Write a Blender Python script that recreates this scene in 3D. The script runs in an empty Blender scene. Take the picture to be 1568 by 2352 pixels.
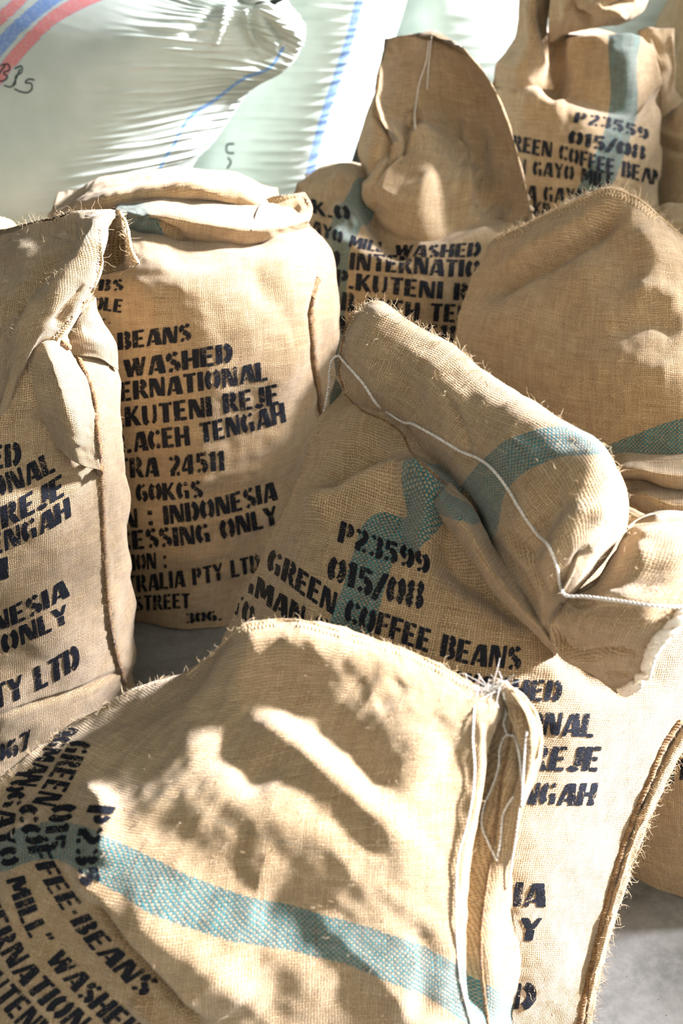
import bpy, math, random
import numpy as np
from mathutils import Vector
from mathutils.bvhtree import BVHTree

random.seed(7)
rng = np.random.default_rng(11)
C = bpy.context.scene.collection
scene = bpy.context.scene

# ------------------------------------------------------------------ camera
H = 1.75
PITCH = math.radians(35.0)
FPX = 3267.0
cam_d = bpy.data.cameras.new('camera')
cam = bpy.data.objects.new('camera', cam_d)
C.objects.link(cam)
cam.location = (0, 0, H)
cam.rotation_euler = (math.radians(90) - PITCH, 0, 0)
cam_d.sensor_fit = 'VERTICAL'
cam_d.sensor_height = 36.0
cam_d.sensor_width = 24.0
cam_d.lens = FPX * 36.0 / 2352.0
cam_d.clip_start = 0.05
cam_d.dof.use_dof = True
cam_d.dof.focus_distance = 2.05
cam_d.dof.aperture_fstop = 4.0
scene.camera = cam

# ------------------------------------------------------------------ light
world = bpy.data.worlds.new('world')
scene.world = world
world.use_nodes = True
wn = world.node_tree.nodes
wbg = wn['Background']
wbg.inputs[0].default_value = (1.0, 0.975, 0.92, 1)
wbg.inputs[1].default_value = 5.0
sun_d = bpy.data.lights.new('sun', 'SUN')
sun = bpy.data.objects.new('sun', sun_d)
C.objects.link(sun)
SUN_TO = Vector((0.84, 0.175, 0.512)).normalized()
sun.rotation_euler = SUN_TO.to_track_quat('Z', 'Y').to_euler()
sun_d.energy = 27.0
sun_d.angle = math.radians(6.0)
sun_d.color = (0.93, 0.93, 1.04)
vs = scene.view_settings
vs.view_transform = 'Standard'
vs.look = 'None'
vs.gamma = 1.0
vs.use_curve_mapping = False
vs.exposure = 0.15

# ------------------------------------------------------------------ helpers
cp, sp_ = math.cos(PITCH), math.sin(PITCH)
def ray(px, py):
    a = (px - 784.0) / FPX
    b = (py - 1176.0) / FPX
    return np.array([a, cp - b * sp_, -sp_ - b * cp])
def P(px, py, Y):
    """point of the place seen at (px, py) and standing Y metres in front of the camera foot"""
    d = ray(px, py)
    return np.array([0, 0, H]) + d * (Y / d[1])
def proj(V):
    q = V - np.array([0, 0, H])
    dep = q[..., 1] * cp - q[..., 2] * sp_
    up = q[..., 1] * sp_ + q[..., 2] * cp
    return 784 + FPX * q[..., 0] / dep, 1176 - FPX * up / dep

def cr(pts, n, tt=None):
    """Catmull-Rom through pts (k, ..., 3) resampled at n even steps of mean chord length (or at the given fractions)"""
    pts = np.asarray(pts, float)
    k = len(pts)
    seg = np.linalg.norm(np.diff(pts, axis=0), axis=-1)
    if seg.ndim > 1: seg = seg.reshape(k - 1, -1).mean(axis=1)
    seg = np.maximum(seg, 1e-5)
    cum = np.concatenate([[0], np.cumsum(seg)])
    t = (np.linspace(0, 1, n) if tt is None else np.asarray(tt)) * cum[-1]
    i = np.clip(np.searchsorted(cum, t, side='right') - 1, 0, k - 2)
    f = (t - cum[i]) / seg[i]
    ext = np.concatenate([[2 * pts[0] - pts[1]], pts, [2 * pts[-1] - pts[-2]]])
    sg = np.concatenate([[seg[0]], seg, [seg[-1]]])
    p0, p1, p2, p3 = ext[i], ext[i + 1], ext[i + 2], ext[i + 3]
    d0, d1, d2 = sg[i], sg[i + 1], sg[i + 2]
    sh = (-1,) + (1,) * (pts.ndim - 1)
    f, d0, d1, d2 = [z.reshape(sh) for z in (f, d0, d1, d2)]
    m1 = ((p1 - p0) / d0 * d1 + (p2 - p1) / d1 * d0) / (d0 + d1) * d1
    m2 = ((p2 - p1) / d1 * d2 + (p3 - p2) / d2 * d1) / (d1 + d2) * d1
    f2, f3 = f * f, f * f * f
    return (2*f3 - 3*f2 + 1) * p1 + (f3 - 2*f2 + f) * m1 + (-2*f3 + 3*f2) * p2 + (f3 - f2) * m2

def pl_dist(px, py, pts):
    """distance, signed side and fraction along of 2-D points to a polyline"""
    pts = np.asarray(pts, float)
    best = np.full(px.shape, 1e9); side = np.zeros(px.shape); fr = np.zeros(px.shape)
    seg = np.linalg.norm(np.diff(pts, axis=0), axis=1)
    cum = np.concatenate([[0], np.cumsum(seg)]) / seg.sum()
    for k in range(len(pts) - 1):
        a, b = pts[k], pts[k + 1]
        d = b - a; L2 = (d * d).sum() + 1e-9
        t = np.clip(((px - a[0]) * d[0] + (py - a[1]) * d[1]) / L2, 0, 1)
        ex, ey = px - a[0] - t * d[0], py - a[1] - t * d[1]
        ds = np.hypot(ex, ey)
        m = ds < best
        best = np.where(m, ds, best)
        side = np.where(m, np.sign(-(d[1]) * ex + d[0] * ey), side)
        fr = np.where(m, cum[k] + t * (cum[k + 1] - cum[k]), fr)
    return best, side, fr
def smooth_pts(pts, n=40):
    p = np.array([[a, b, 0] for a, b in pts], float)
    return cr(p, n)[:, :2]

def grid_normals(G, closed):
    if closed: du = np.roll(G, -1, 1) - np.roll(G, 1, 1)
    else: du = np.gradient(G, axis=1)
    dv = np.gradient(G, axis=0)
    N = np.cross(du, dv)
    N /= np.linalg.norm(N, axis=2, keepdims=True) + 1e-12
    return N

def tag(o, label, cat=None, group=None, kind=None):
    o['label'] = label
    if cat: o['category'] = cat
    if group: o['group'] = group
    if kind: o['kind'] = kind
    return o
def thing(name, label, cat, loc, group=None):
    o = bpy.data.objects.new(name, None); C.objects.link(o)
    o.location = loc
    o.empty_display_size = 0.1
    return tag(o, label, cat, group)
def mesh_obj(name, verts, faces, mat, parent=None, uvs=None, stripe=None, smooth=True, kind=None, label=None):
    me = bpy.data.meshes.new(name)
    verts = np.asarray(verts, dtype=np.float64)
    if parent is not None: verts = verts - np.array(parent.location)
    if isinstance(faces, np.ndarray):
        nf, k = faces.shape
        me.vertices.add(len(verts)); me.vertices.foreach_set('co', verts.ravel())
        me.loops.add(nf * k); me.loops.foreach_set('vertex_index', faces.ravel().astype(np.int32))
        me.polygons.add(nf); me.polygons.foreach_set('loop_start', np.arange(0, nf * k, k, dtype=np.int32))
        me.update(calc_edges=True)
    else:
        me.from_pydata([tuple(v) for v in verts], [], [tuple(f) for f in faces])
        me.update()
    if uvs is not None:
        li = np.empty(len(me.loops), dtype=np.int32); me.loops.foreach_get('vertex_index', li)
        lay = me.uv_layers.new(name='UVMap')
        lay.data.foreach_set('uv', uvs[li].astype(np.float32).ravel())
    if stripe is not None:
        at = me.attributes.new('stripe', 'FLOAT', 'POINT')
        at.data.foreach_set('value', stripe.astype(np.float32).ravel())
    if smooth: me.polygons.foreach_set('use_smooth', np.ones(len(me.polygons), dtype=bool))
    if isinstance(mat, (list, tuple)):
        for m in mat: me.materials.append(m)
    else: me.materials.append(mat)
    o = bpy.data.objects.new(name, me); C.objects.link(o)
    if parent is not None: o.parent = parent
    if kind: o['kind'] = kind
    if label: o['label'] = label
    return o

def undulate(u, v, seed, wl, amp, n=14):
    r = np.random.default_rng(seed)
    out = np.zeros_like(u)
    for _ in range(n):
        a = r.uniform(0, math.pi); L = wl * r.uniform(0.6, 1.6); ph = r.uniform(0, 6.28)
        wx = 0.35 * np.sin((u * r.uniform(-1, 1) + v * r.uniform(-1, 1)) * 6.28 / (L * 2.2) + r.uniform(0, 6))
        out += np.sin((u * math.cos(a) + v * math.sin(a)) * 6.28 / L + ph + wx * 3)
    return out / math.sqrt(n) * amp

def shell(name, rows, depth, mat, parent, nf=200, nb=50, nv=200, feats=(), stripes=(), noise=(0.12, 0.0025), fine=(0.035, 0.0006),
          bdir=(0, 1, 0), seed=0, uvo=(0, 0), closed_ends=True, extra=None, uvswap=False, label=None, stripe_all=False, back_pow=0.75):
    """Closed cloth form: every row is a front line of (px, py, Y) points, closed behind by an arc of the given depth; rows are lofted."""
    R = [cr([P(*q) for q in r], nf) for r in rows]
    if not hasattr(depth, '__len__'): depth = [depth] * len(rows)
    bd = np.array(bdir, float)
    full = []
    for r, D in zip(R, depth):
        t = np.linspace(0, 1, nb + 2)[1:-1]
        if D < 0:                              # thin sheet: the back follows the front at a cloth's thickness
            k_ = (1 - t) * (nf - 1); i_ = np.floor(k_).astype(int); g_ = (k_ - i_)[:, None]
            full.append(np.concatenate([r, r[i_] * (1 - g_) + r[np.minimum(i_ + 1, nf - 1)] * g_ + bd * (-D) * (np.sin(math.pi * t) ** 0.4)[:, None]])); continue
        L, E = r[0], r[-1]
        base = E[None] * (1 - t[:, None]) + L[None] * t[:, None]
        full.append(np.concatenate([r, base + bd * D * (np.sin(math.pi * t) ** back_pow)[:, None]]))
    G = cr(np.array(full), nv)
    nu = nf + nb
    su = np.linalg.norm(np.diff(G[:, :nf], axis=1), axis=2).mean(axis=0)
    mid = np.linalg.norm(np.diff(G, axis=0), axis=2)[:, :nf].mean(axis=1)
    uf = np.concatenate([[0], np.cumsum(su)])
    ub = uf[-1] + np.arange(1, nb + 1) * (uf[-1] / nf)
    U = np.concatenate([uf, ub]); Vv = np.concatenate([[0], np.cumsum(mid)])
    UU, VV = np.meshgrid(U + uvo[0], Vv + uvo[1])
    N = grid_normals(G, True)
    # outward check: normals on the front should look towards the camera
    cen = G[:, :nf].reshape(-1, 3)
    if ((np.array([0, 0, H]) - cen) * N[:, :nf].reshape(-1, 3)).sum() < 0: N = -N; flip = True
    else: flip = False
    mask = np.zeros(nu)
    k = np.arange(nf)
    mask[:nf] = np.clip(np.minimum(k, nf - 1 - k) / 3.0, 0, 1)
    px, py = proj(G)
    D = np.zeros(G.shape[:2])
    for f in feats:
        kind, pts, w, amp = f[:4]
        pts = smooth_pts(pts) if len(pts) > 2 else pts
        d, s, fr = pl_dist(px, py, pts)
        env = np.clip(np.minimum(fr, 1 - fr) * 5 + 0.12, 0, 1) if kind != 'f' else 1.0
        if kind == 'r' or kind == 'f':
            D += amp * np.exp(-(d / w) ** 2) * env
        elif kind == 's':                      # ledge: the side to the right of the travel direction stands proud and fades out over reach
            reach = f[4]
            sd = d * s
            D += amp * env * (1 / (1 + np.exp(-np.clip(sd / w, -30, 30)))) * np.exp(-np.clip(sd, 0, None) / reach) * np.exp(-(np.clip(-sd, 0, None) / reach) ** 2)
    D *= mask[None]
    if depth[0] < 0:
        kb = (1 - np.linspace(0, 1, nb + 2)[1:-1]) * (nf - 1)
        D[:, nf:] = -D[:, np.clip(np.round(kb).astype(int), 0, nf - 1)]
    nz = undulate(UU, VV, 100 + seed, noise[0], noise[1]) + undulate(UU, VV, 200 + seed, fine[0], fine[1])
    if depth[0] < 0: nz[:, nf:] = -nz[:, np.clip(np.round(kb).astype(int), 0, nf - 1)]
    D += nz
    if extra is not None: D += extra(UU, VV, px, py) * mask[None]
    G = G + N * D[..., None]
    st = np.full(G.shape[:2], 9.0)
    for pts, wa, wb in stripes:
        pts2 = smooth_pts(pts)
        d, s, fr = pl_dist(px, py, pts2)
        w = wa + (wb - wa) * fr
        q = d * s / w
        st = np.where((np.abs(q) < 4), np.where(np.abs(q) < np.abs(st), q, st), st)
    st[:, nf:] = 9.0
    nr = G.shape[0]
    idx = np.arange(nr * nu).reshape(nr, nu)
    a = idx[:-1]; b = np.roll(idx, -1, 1)[:-1]; c = np.roll(idx, -1, 1)[1:]; d_ = idx[1:]
    F = np.stack([a, b, c, d_], -1).reshape(-1, 4)
    V = G.reshape(-1, 3); UVs = np.stack([UU, VV], -1).reshape(-1, 2); ST = st.reshape(-1)
    if closed_ends:                            # close both ends with a fan folded into quads
        extraV = [G[0].mean(axis=0), G[-1].mean(axis=0)]
        n0 = len(V)
        V = np.concatenate([V, extraV]); UVs = np.concatenate([UVs, [UVs[0], UVs[-1]]]); ST = np.concatenate([ST, [9, 9]])
        e = np.arange(0, nu - 1, 2)
        f0 = np.stack([np.full(len(e), n0), idx[0][(e + 2) % nu], idx[0][e + 1], idx[0][e]], -1)
        f1 = np.stack([np.full(len(e), n0 + 1), idx[-1][e], idx[-1][e + 1], idx[-1][(e + 2) % nu]], -1)
        F = np.concatenate([F, f0, f1])
    if flip: F = F[:, ::-1].copy()
    if uvswap: UVs = UVs[:, ::-1].copy()
    o = mesh_obj(name, V, F, mat, parent, UVs, ST, label=label)
    info = dict(V=V, F=F, G=G, N=N, nf=nf, obj=o)
    return info

def bvh_of(*infos):
    Vs, Fs, n = [], [], 0
    for i in infos:
        Vs.append(i['V']); Fs.append(i['F'] + n); n += len(i['V'])
    V = np.concatenate(Vs); F = np.concatenate(Fs)
    return BVHTree.FromPolygons(V.tolist(), F.tolist(), all_triangles=False)
CAMP = Vector((0, 0, H))
def on(bvh, px, py, off=0.0):
    """point of a built surface that is seen at (px, py), lifted by off"""
    d = Vector(ray(px, py)).normalized()
    loc, nor, i, dist = bvh.ray_cast(CAMP, d)
    if loc is None: return None
    if nor.dot(d) > 0: nor = -nor
    return loc + nor * off * 0.6 - d * off * 0.4

def tube(pts, rad, sides=6, closed_tip=True):
    """verts, faces of a tube along pts (n,3); rad a number or list"""
    pts = np.asarray(pts, float); n = len(pts)
    rad = np.full(n, rad) if not hasattr(rad, '__len__') else np.asarray(rad)
    T = np.gradient(pts, axis=0); T /= np.linalg.norm(T, axis=1, keepdims=True) + 1e-12
    ref = np.array([0.31, 0.2, 0.93]); A = np.cross(T, ref); A /= np.linalg.norm(A, axis=1, keepdims=True) + 1e-9
    B = np.cross(T, A)
    th = np.arange(sides) * 2 * math.pi / sides
    V = pts[:, None] + rad[:, None, None] * (np.cos(th)[None, :, None] * A[:, None] + np.sin(th)[None, :, None] * B[:, None])
    V = V.reshape(-1, 3)
    i = np.arange(n - 1)[:, None] * sides; k = np.arange(sides)[None]; k2 = (k + 1) % sides
    F = np.stack([i + k, i + k2, i + sides + k2, i + sides + k], -1).reshape(-1, 4)
    return V, F
class Bag:
    def __init__(s): s.V = []; s.F = []; s.n = 0
    def add(s, V, F):
        s.V.append(V); s.F.append(F + s.n); s.n += len(V)
    def build(s, name, mat, parent, **k):
        if not s.V: return None
        return mesh_obj(name, np.concatenate(s.V), np.concatenate(s.F), mat, parent, **k)
# ------------------------------------------------------------------ materials
class NT:
    def __init__(s, name):
        s.m = bpy.data.materials.new(name); s.m.use_nodes = True
        s.t = s.m.node_tree; s.t.nodes.clear()
        s.out = s.t.nodes.new('ShaderNodeOutputMaterial')
    def node(s, ty, **kw):
        n = s.t.nodes.new(ty)
        for k, v in kw.items(): setattr(n, k, v)
        return n
    def link(s, a, b): s.t.links.new(a, b)
    def put(s, n, i, v):
        if hasattr(v, 'links') or isinstance(v, bpy.types.NodeSocket): s.link(v, n.inputs[i])
        else: n.inputs[i].default_value = v
    def math(s, op, a, b=0.0, c=0.0, clamp=False):
        n = s.node('ShaderNodeMath', operation=op); n.use_clamp = clamp
        s.put(n, 0, a); s.put(n, 1, b); s.put(n, 2, c)
        return n.outputs[0]
    def mix(s, f, a, b, blend='MIX'):
        n = s.node('ShaderNodeMix', data_type='RGBA', blend_type=blend)
        s.put(n, 0, f); s.put(n, 6, a); s.put(n, 7, b)
        return n.outputs[2]
    def noise(s, vec, scale, detail=2, rough=0.5, dist=0.0):
        n = s.node('ShaderNodeTexNoise'); n.inputs['Scale'].default_value = scale
        n.inputs['Detail'].default_value = detail; n.inputs['Roughness'].default_value = rough; n.inputs['Distortion'].default_value = dist
        if vec is not None: s.link(vec, n.inputs['Vector'])
        return n.outputs['Fac']
    def comb(s, x, y, z=0.0):
        n = s.node('ShaderNodeCombineXYZ'); s.put(n, 0, x); s.put(n, 1, y); s.put(n, 2, z); return n.outputs[0]
    def ramp(s, f, a, b, lo=0.0, hi=1.0):
        n = s.node('ShaderNodeMapRange'); n.clamp = True
        s.put(n, 0, f); s.put(n, 1, a); s.put(n, 2, b); s.put(n, 3, lo); s.put(n, 4, hi)
        return n.outputs[0]
def rgb(r, g, b):
    f = lambda c: (c / 255) / 12.92 if c <= 10 else (((c / 255) + 0.055) / 1.055) ** 2.4
    return (f(r), f(g), f(b), 1)

PITCHW = 0.0031
def burlap(name, light=(207, 181, 141), dark=(152, 121, 81), pitch=PITCHW, gap_shade=0.8, bump=1.0):
    m = NT(name)
    uv = m.node('ShaderNodeUVMap', uv_map='UVMap').outputs[0]
    sx = m.node('ShaderNodeSeparateXYZ'); m.link(uv, sx.inputs[0])
    geo = m.node('ShaderNodeNewGeometry').outputs['Position']
    w1 = m.noise(uv, 30, 2); w2 = m.noise(uv, 170, 2)
    wob = m.math('ADD', m.math('MULTIPLY', m.math('SUBTRACT', w1, 0.5), 1.6), m.math('MULTIPLY', m.math('SUBTRACT', w2, 0.5), 0.9))
    w3 = m.noise(m.comb(sx.outputs[1], sx.outputs[0], 3.3), 34, 2); w4 = m.noise(m.comb(sx.outputs[1], sx.outputs[0], 5.1), 180, 2)
    wob2 = m.math('ADD', m.math('MULTIPLY', m.math('SUBTRACT', w3, 0.5), 1.6), m.math('MULTIPLY', m.math('SUBTRACT', w4, 0.5), 0.9))
    U = m.math('ADD', m.math('DIVIDE', sx.outputs[0], pitch), wob)
    V = m.math('ADD', m.math('DIVIDE', sx.outputs[1], pitch), wob2)
    cu, cv = m.math('FLOOR', U), m.math('FLOOR', V)
    fu, fv = m.math('FRACT', U), m.math('FRACT', V)
    pi = math.pi
    a = m.math('SINE', m.math('MULTIPLY', fu, pi)); b = m.math('SINE', m.math('MULTIPLY', fv, pi))
    cw = m.math('COSINE', m.math('MULTIPLY', m.math('SUBTRACT', m.math('SUBTRACT', V, 0.5), cu), pi))
    cf = m.math('COSINE', m.math('MULTIPLY', m.math('SUBTRACT', m.math('SUBTRACT', U, 0.5), cv), pi))
    hw = m.math('MULTIPLY', a, m.math('MULTIPLY_ADD', cw, 0.42, 0.58))
    hf = m.math('MULTIPLY', b, m.math('MULTIPLY_ADD', cf, -0.42, 0.58))
    h = m.math('MAXIMUM', hw, hf)
    top = m.math('GREATER_THAN', hw, hf)
    # colour of every thread varies along it
    nw = m.noise(m.comb(m.math('MULTIPLY', cu, 0.73), m.math('MULTIPLY', V, 0.05), 1.0), 1.0, 2, 0.6)
    nf_ = m.noise(m.comb(m.math('MULTIPLY', cv, 0.81), m.math('MULTIPLY', U, 0.05), 7.0), 1.0, 2, 0.6)
    mxn = m.node('ShaderNodeMix'); m.link(top, mxn.inputs[0]); m.link(nf_, mxn.inputs[2]); m.link(nw, mxn.inputs[3])
    fib = m.noise(uv, 1500, 2, 0.6)
    blot = m.noise(geo, 9, 3, 0.6)
    t = m.math('ADD', mxn.outputs[0], m.math('MULTIPLY', m.math('SUBTRACT', fib, 0.5), 0.5))
    t = m.math('ADD', t, m.math('MULTIPLY', m.math('SUBTRACT', blot, 0.5), 0.35))
    col = m.mix(m.ramp(t, 0.22, 0.8), rgb(*dark), rgb(*light))
    # teal stripe threads
    at = m.node('ShaderNodeAttribute', attribute_name='stripe').outputs['Fac']
    wig = m.math('MULTIPLY', m.math('SUBTRACT', m.noise(m.comb(m.math('MULTIPLY', cu, 0.0), cv, 0.0), 0.9, 1), 0.5), 0.12)
    inside = m.math('LESS_THAN', m.math('ADD', m.math('ABSOLUTE', at), wig), 1.0)
    teal = m.mix(m.ramp(m.math('ADD', nw, m.math('MULTIPLY', m.math('SUBTRACT', fib, 0.5), 0.6)), 0.3, 0.7), rgb(0, 74, 84), rgb(12, 126, 132))
    tf = m.math('MULTIPLY', inside, m.math('MAXIMUM', m.math('MULTIPLY', top, 0.98), 0.38))
    col = m.mix(tf, col, teal)
    # shade inside the weave gaps, painted dark into the colour
    n = m.noise(uv, 55, 2)
    gap = m.ramp(m.math('SUBTRACT', h, m.math('MULTIPLY', m.math('SUBTRACT', n, 0.5), 0.35)), 0.30, 0.52)
    shaded = m.mix(gap, (0.075, 0.05, 0.028, 1), col)
    col = m.mix(gap_shade, col, shaded)
    # dark shive flecks
    fl = m.noise(m.comb(m.math('MULTIPLY', sx.outputs[0], 0.35), sx.outputs[1], 2.0), 260, 1)
    col = m.mix(m.math('MULTIPLY', m.ramp(fl, 0.72, 0.76), 0.5), col, rgb(92, 66, 40))
    bs = m.node('ShaderNodeBsdfPrincipled'); m.link(col, bs.inputs['Base Color']); bs.inputs['Roughness'].default_value = 0.95
    bs.inputs['Specular IOR Level'].default_value = 0.15
    bs.inputs['Sheen Weight'].default_value = 0.4; bs.inputs['Sheen Roughness'].default_value = 0.5
    bs.inputs['Sheen Tint'].default_value = (1, 0.95, 0.85, 1)
    bp = m.node('ShaderNodeBump'); bp.inputs['Strength'].default_value = bump; bp.inputs['Distance'].default_value = 0.0013
    hh = m.math('ADD', h, m.math('MULTIPLY', fib, 0.35))
    m.link(hh, bp.inputs['Height']); m.link(bp.outputs[0], bs.inputs['Normal'])
    m.link(bs.outputs[0], m.out.inputs[0])
    return m.m
def simple(name, col, rough=0.8, nscale=None, ncol=None, bump=0.0, bscale=400, sheen=0.0):
    m = NT(name)
    bs = m.node('ShaderNodeBsdfPrincipled'); bs.inputs['Roughness'].default_value = rough
    bs.inputs['Specular IOR Level'].default_value = 0.2
    bs.inputs['Sheen Weight'].default_value = sheen
    geo = m.node('ShaderNodeNewGeometry').outputs['Position']
    if ncol: m.link(m.mix(m.ramp(m.noise(geo, nscale, 3, 0.6), 0.35, 0.65), rgb(*col), rgb(*ncol)), bs.inputs['Base Color'])
    else: bs.inputs['Base Color'].default_value = rgb(*col)
    if bump:
        bp = m.node('ShaderNodeBump'); bp.inputs['Strength'].default_value = bump; bp.inputs['Distance'].default_value = 0.001
        m.link(m.noise(geo, bscale, 2), bp.inputs['Height']); m.link(bp.outputs[0], bs.inputs['Normal'])
    m.link(bs.outputs[0], m.out.inputs[0])
    return m.m
def ink_mat():
    m = NT('stencil_ink')
    geo = m.node('ShaderNodeNewGeometry').outputs['Position']
    bs = m.node('ShaderNodeBsdfPrincipled'); bs.inputs['Roughness'].default_value = 0.75; bs.inputs['Specular IOR Level'].default_value = 0.2
    m.link(m.mix(m.ramp(m.noise(geo, 420, 2), 0.4, 0.7), (0.004, 0.005, 0.008, 1), (0.014, 0.016, 0.024, 1)), bs.inputs['Base Color'])
    bp = m.node('ShaderNodeBump'); bp.inputs['Strength'].default_value = 0.8; bp.inputs['Distance'].default_value = 0.001
    m.link(m.noise(geo, 380, 1), bp.inputs['Height']); m.link(bp.outputs[0], bs.inputs['Normal'])
    tr = m.node('ShaderNodeBsdfTransparent')
    mx = m.node('ShaderNodeMixShader')
    f = m.math('ADD', m.noise(geo, 430, 2, 0.6), m.math('MULTIPLY', m.noise(geo, 40, 2), 0.5))
    m.link(m.ramp(f, 0.55, 0.62), mx.inputs[0]); m.link(tr.outputs[0], mx.inputs[1]); m.link(bs.outputs[0], mx.inputs[2])
    m.link(mx.outputs[0], m.out.inputs[0])
    return m.m
def plastic_mat():
    m = NT('woven_polypropylene')
    uv = m.node('ShaderNodeUVMap', uv_map='UVMap').outputs[0]
    sx = m.node('ShaderNodeSeparateXYZ'); m.link(uv, sx.inputs[0])
    U = m.math('MULTIPLY', sx.outputs[0], 380.0); V = m.math('MULTIPLY', sx.outputs[1], 380.0)
    w = m.math('MULTIPLY', m.math('ABSOLUTE', m.math('SINE', m.math('MULTIPLY', U, math.pi))), m.math('ABSOLUTE', m.math('SINE', m.math('MULTIPLY', V, math.pi))))
    at = m.node('ShaderNodeAttribute', attribute_name='stripe').outputs['Fac']
    geo = m.node('ShaderNodeNewGeometry').outputs['Position']
    base = m.mix(m.ramp(m.noise(geo, 14, 3), 0.3, 0.7), rgb(184, 195, 183), rgb(198, 206, 197))
    thread = m.ramp(m.noise(m.comb(m.math('MULTIPLY', U, 0.5), m.math('MULTIPLY', V, 0.5)), 1.0, 0), 0.3, 0.5)
    # stripe attribute carries: 0..1 red, 2..3 blue, 4..5 thin pale blue line, 9 plain
    red = m.math('MULTIPLY', m.math('GREATER_THAN', at, 0.25), m.math('LESS_THAN', at, 1.0))
    blue = m.math('MULTIPLY', m.math('GREATER_THAN', at, 2.0), m.math('LESS_THAN', at, 3.0))
    pale = m.math('MULTIPLY', m.math('GREATER_THAN', at, 4.0), m.math('LESS_THAN', at, 5.0))
    col = m.mix(m.math('MULTIPLY', red, m.math('MULTIPLY_ADD', thread, 0.25, 0.5)), base, rgb(222, 100, 108))
    col = m.mix(m.math('MULTIPLY', blue, m.math('MULTIPLY_ADD', thread, 0.25, 0.5)), col, rgb(80, 128, 204))
    col = m.mix(m.math('MULTIPLY', pale, m.math('MULTIPLY_ADD', thread, 0.5, 0.35)), col, rgb(90, 150, 220))
    bs = m.node('ShaderNodeBsdfPrincipled'); m.link(col, bs.inputs['Base Color']); bs.inputs['Roughness'].default_value = 0.55
    bs.inputs['Specular IOR Level'].default_value = 0.35
    bp = m.node('ShaderNodeBump'); bp.inputs['Strength'].default_value = 0.35; bp.inputs['Distance'].default_value = 0.0006
    m.link(w, bp.inputs['Height']); m.link(bp.outputs[0], bs.inputs['Normal'])
    m.link(bs.outputs[0], m.out.inputs[0])
    return m.m
def concrete_mat():
    m = NT('concrete_floor')
    geo = m.node('ShaderNodeNewGeometry').outputs['Position']
    c = m.mix(m.ramp(m.noise(geo, 4, 6, 0.65, 0.6), 0.35, 0.68), rgb(84, 84, 80), rgb(126, 125, 120))
    c = m.mix(m.math('MULTIPLY', m.ramp(m.noise(geo, 60, 4, 0.7), 0.4, 0.75), 0.4), c, rgb(150, 148, 143))
    c = m.mix(m.ramp(m.noise(geo, 150, 1), 0.76, 0.79), c, rgb(70, 45, 28))
    bs = m.node('ShaderNodeBsdfPrincipled'); m.link(c, bs.inputs['Base Color'])
    m.link(m.ramp(m.noise(geo, 6, 4), 0.3, 0.7, 0.35, 0.7), bs.inputs['Roughness'])
    bp = m.node('ShaderNodeBump'); bp.inputs['Strength'].default_value = 0.25; bp.inputs['Distance'].default_value = 0.002
    m.link(m.noise(geo, 45, 5), bp.inputs['Height']); m.link(bp.outputs[0], bs.inputs['Normal'])
    m.link(bs.outputs[0], m.out.inputs[0])
    return m.m
M_BUR = burlap('jute_burlap')
M_SEAM = simple('jute_seam', (150, 118, 78), 0.95, 120, (104, 76, 46), 0.8, 500, 0.3)
M_STI = simple('jute_stitch_thread', (214, 190, 150), 0.95, 200, (170, 138, 92), 0.6, 700, 0.3)
M_FIB = simple('jute_fibre', (222, 200, 160), 0.9, 60, (190, 160, 115), sheen=0.3)
M_CORD = simple('cotton_cord', (235, 230, 220), 0.9, 300, (205, 198, 185), 0.6, 900, 0.2)
M_INK = ink_mat()
M_MARK = simple('marker_ink', (52, 66, 66), 0.6)
M_PP = plastic_mat()
M_CON = concrete_mat()
M_WALL = simple('wall_paint', (150, 156, 148), 0.9, 3, (136, 144, 138), 0.2, 80)
M_DARK = simple('dark_wall', (96, 92, 84), 0.9, 3, (80, 76, 70), 0.2, 80)  # for unseen walls, made darker to cut bounced light
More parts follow.
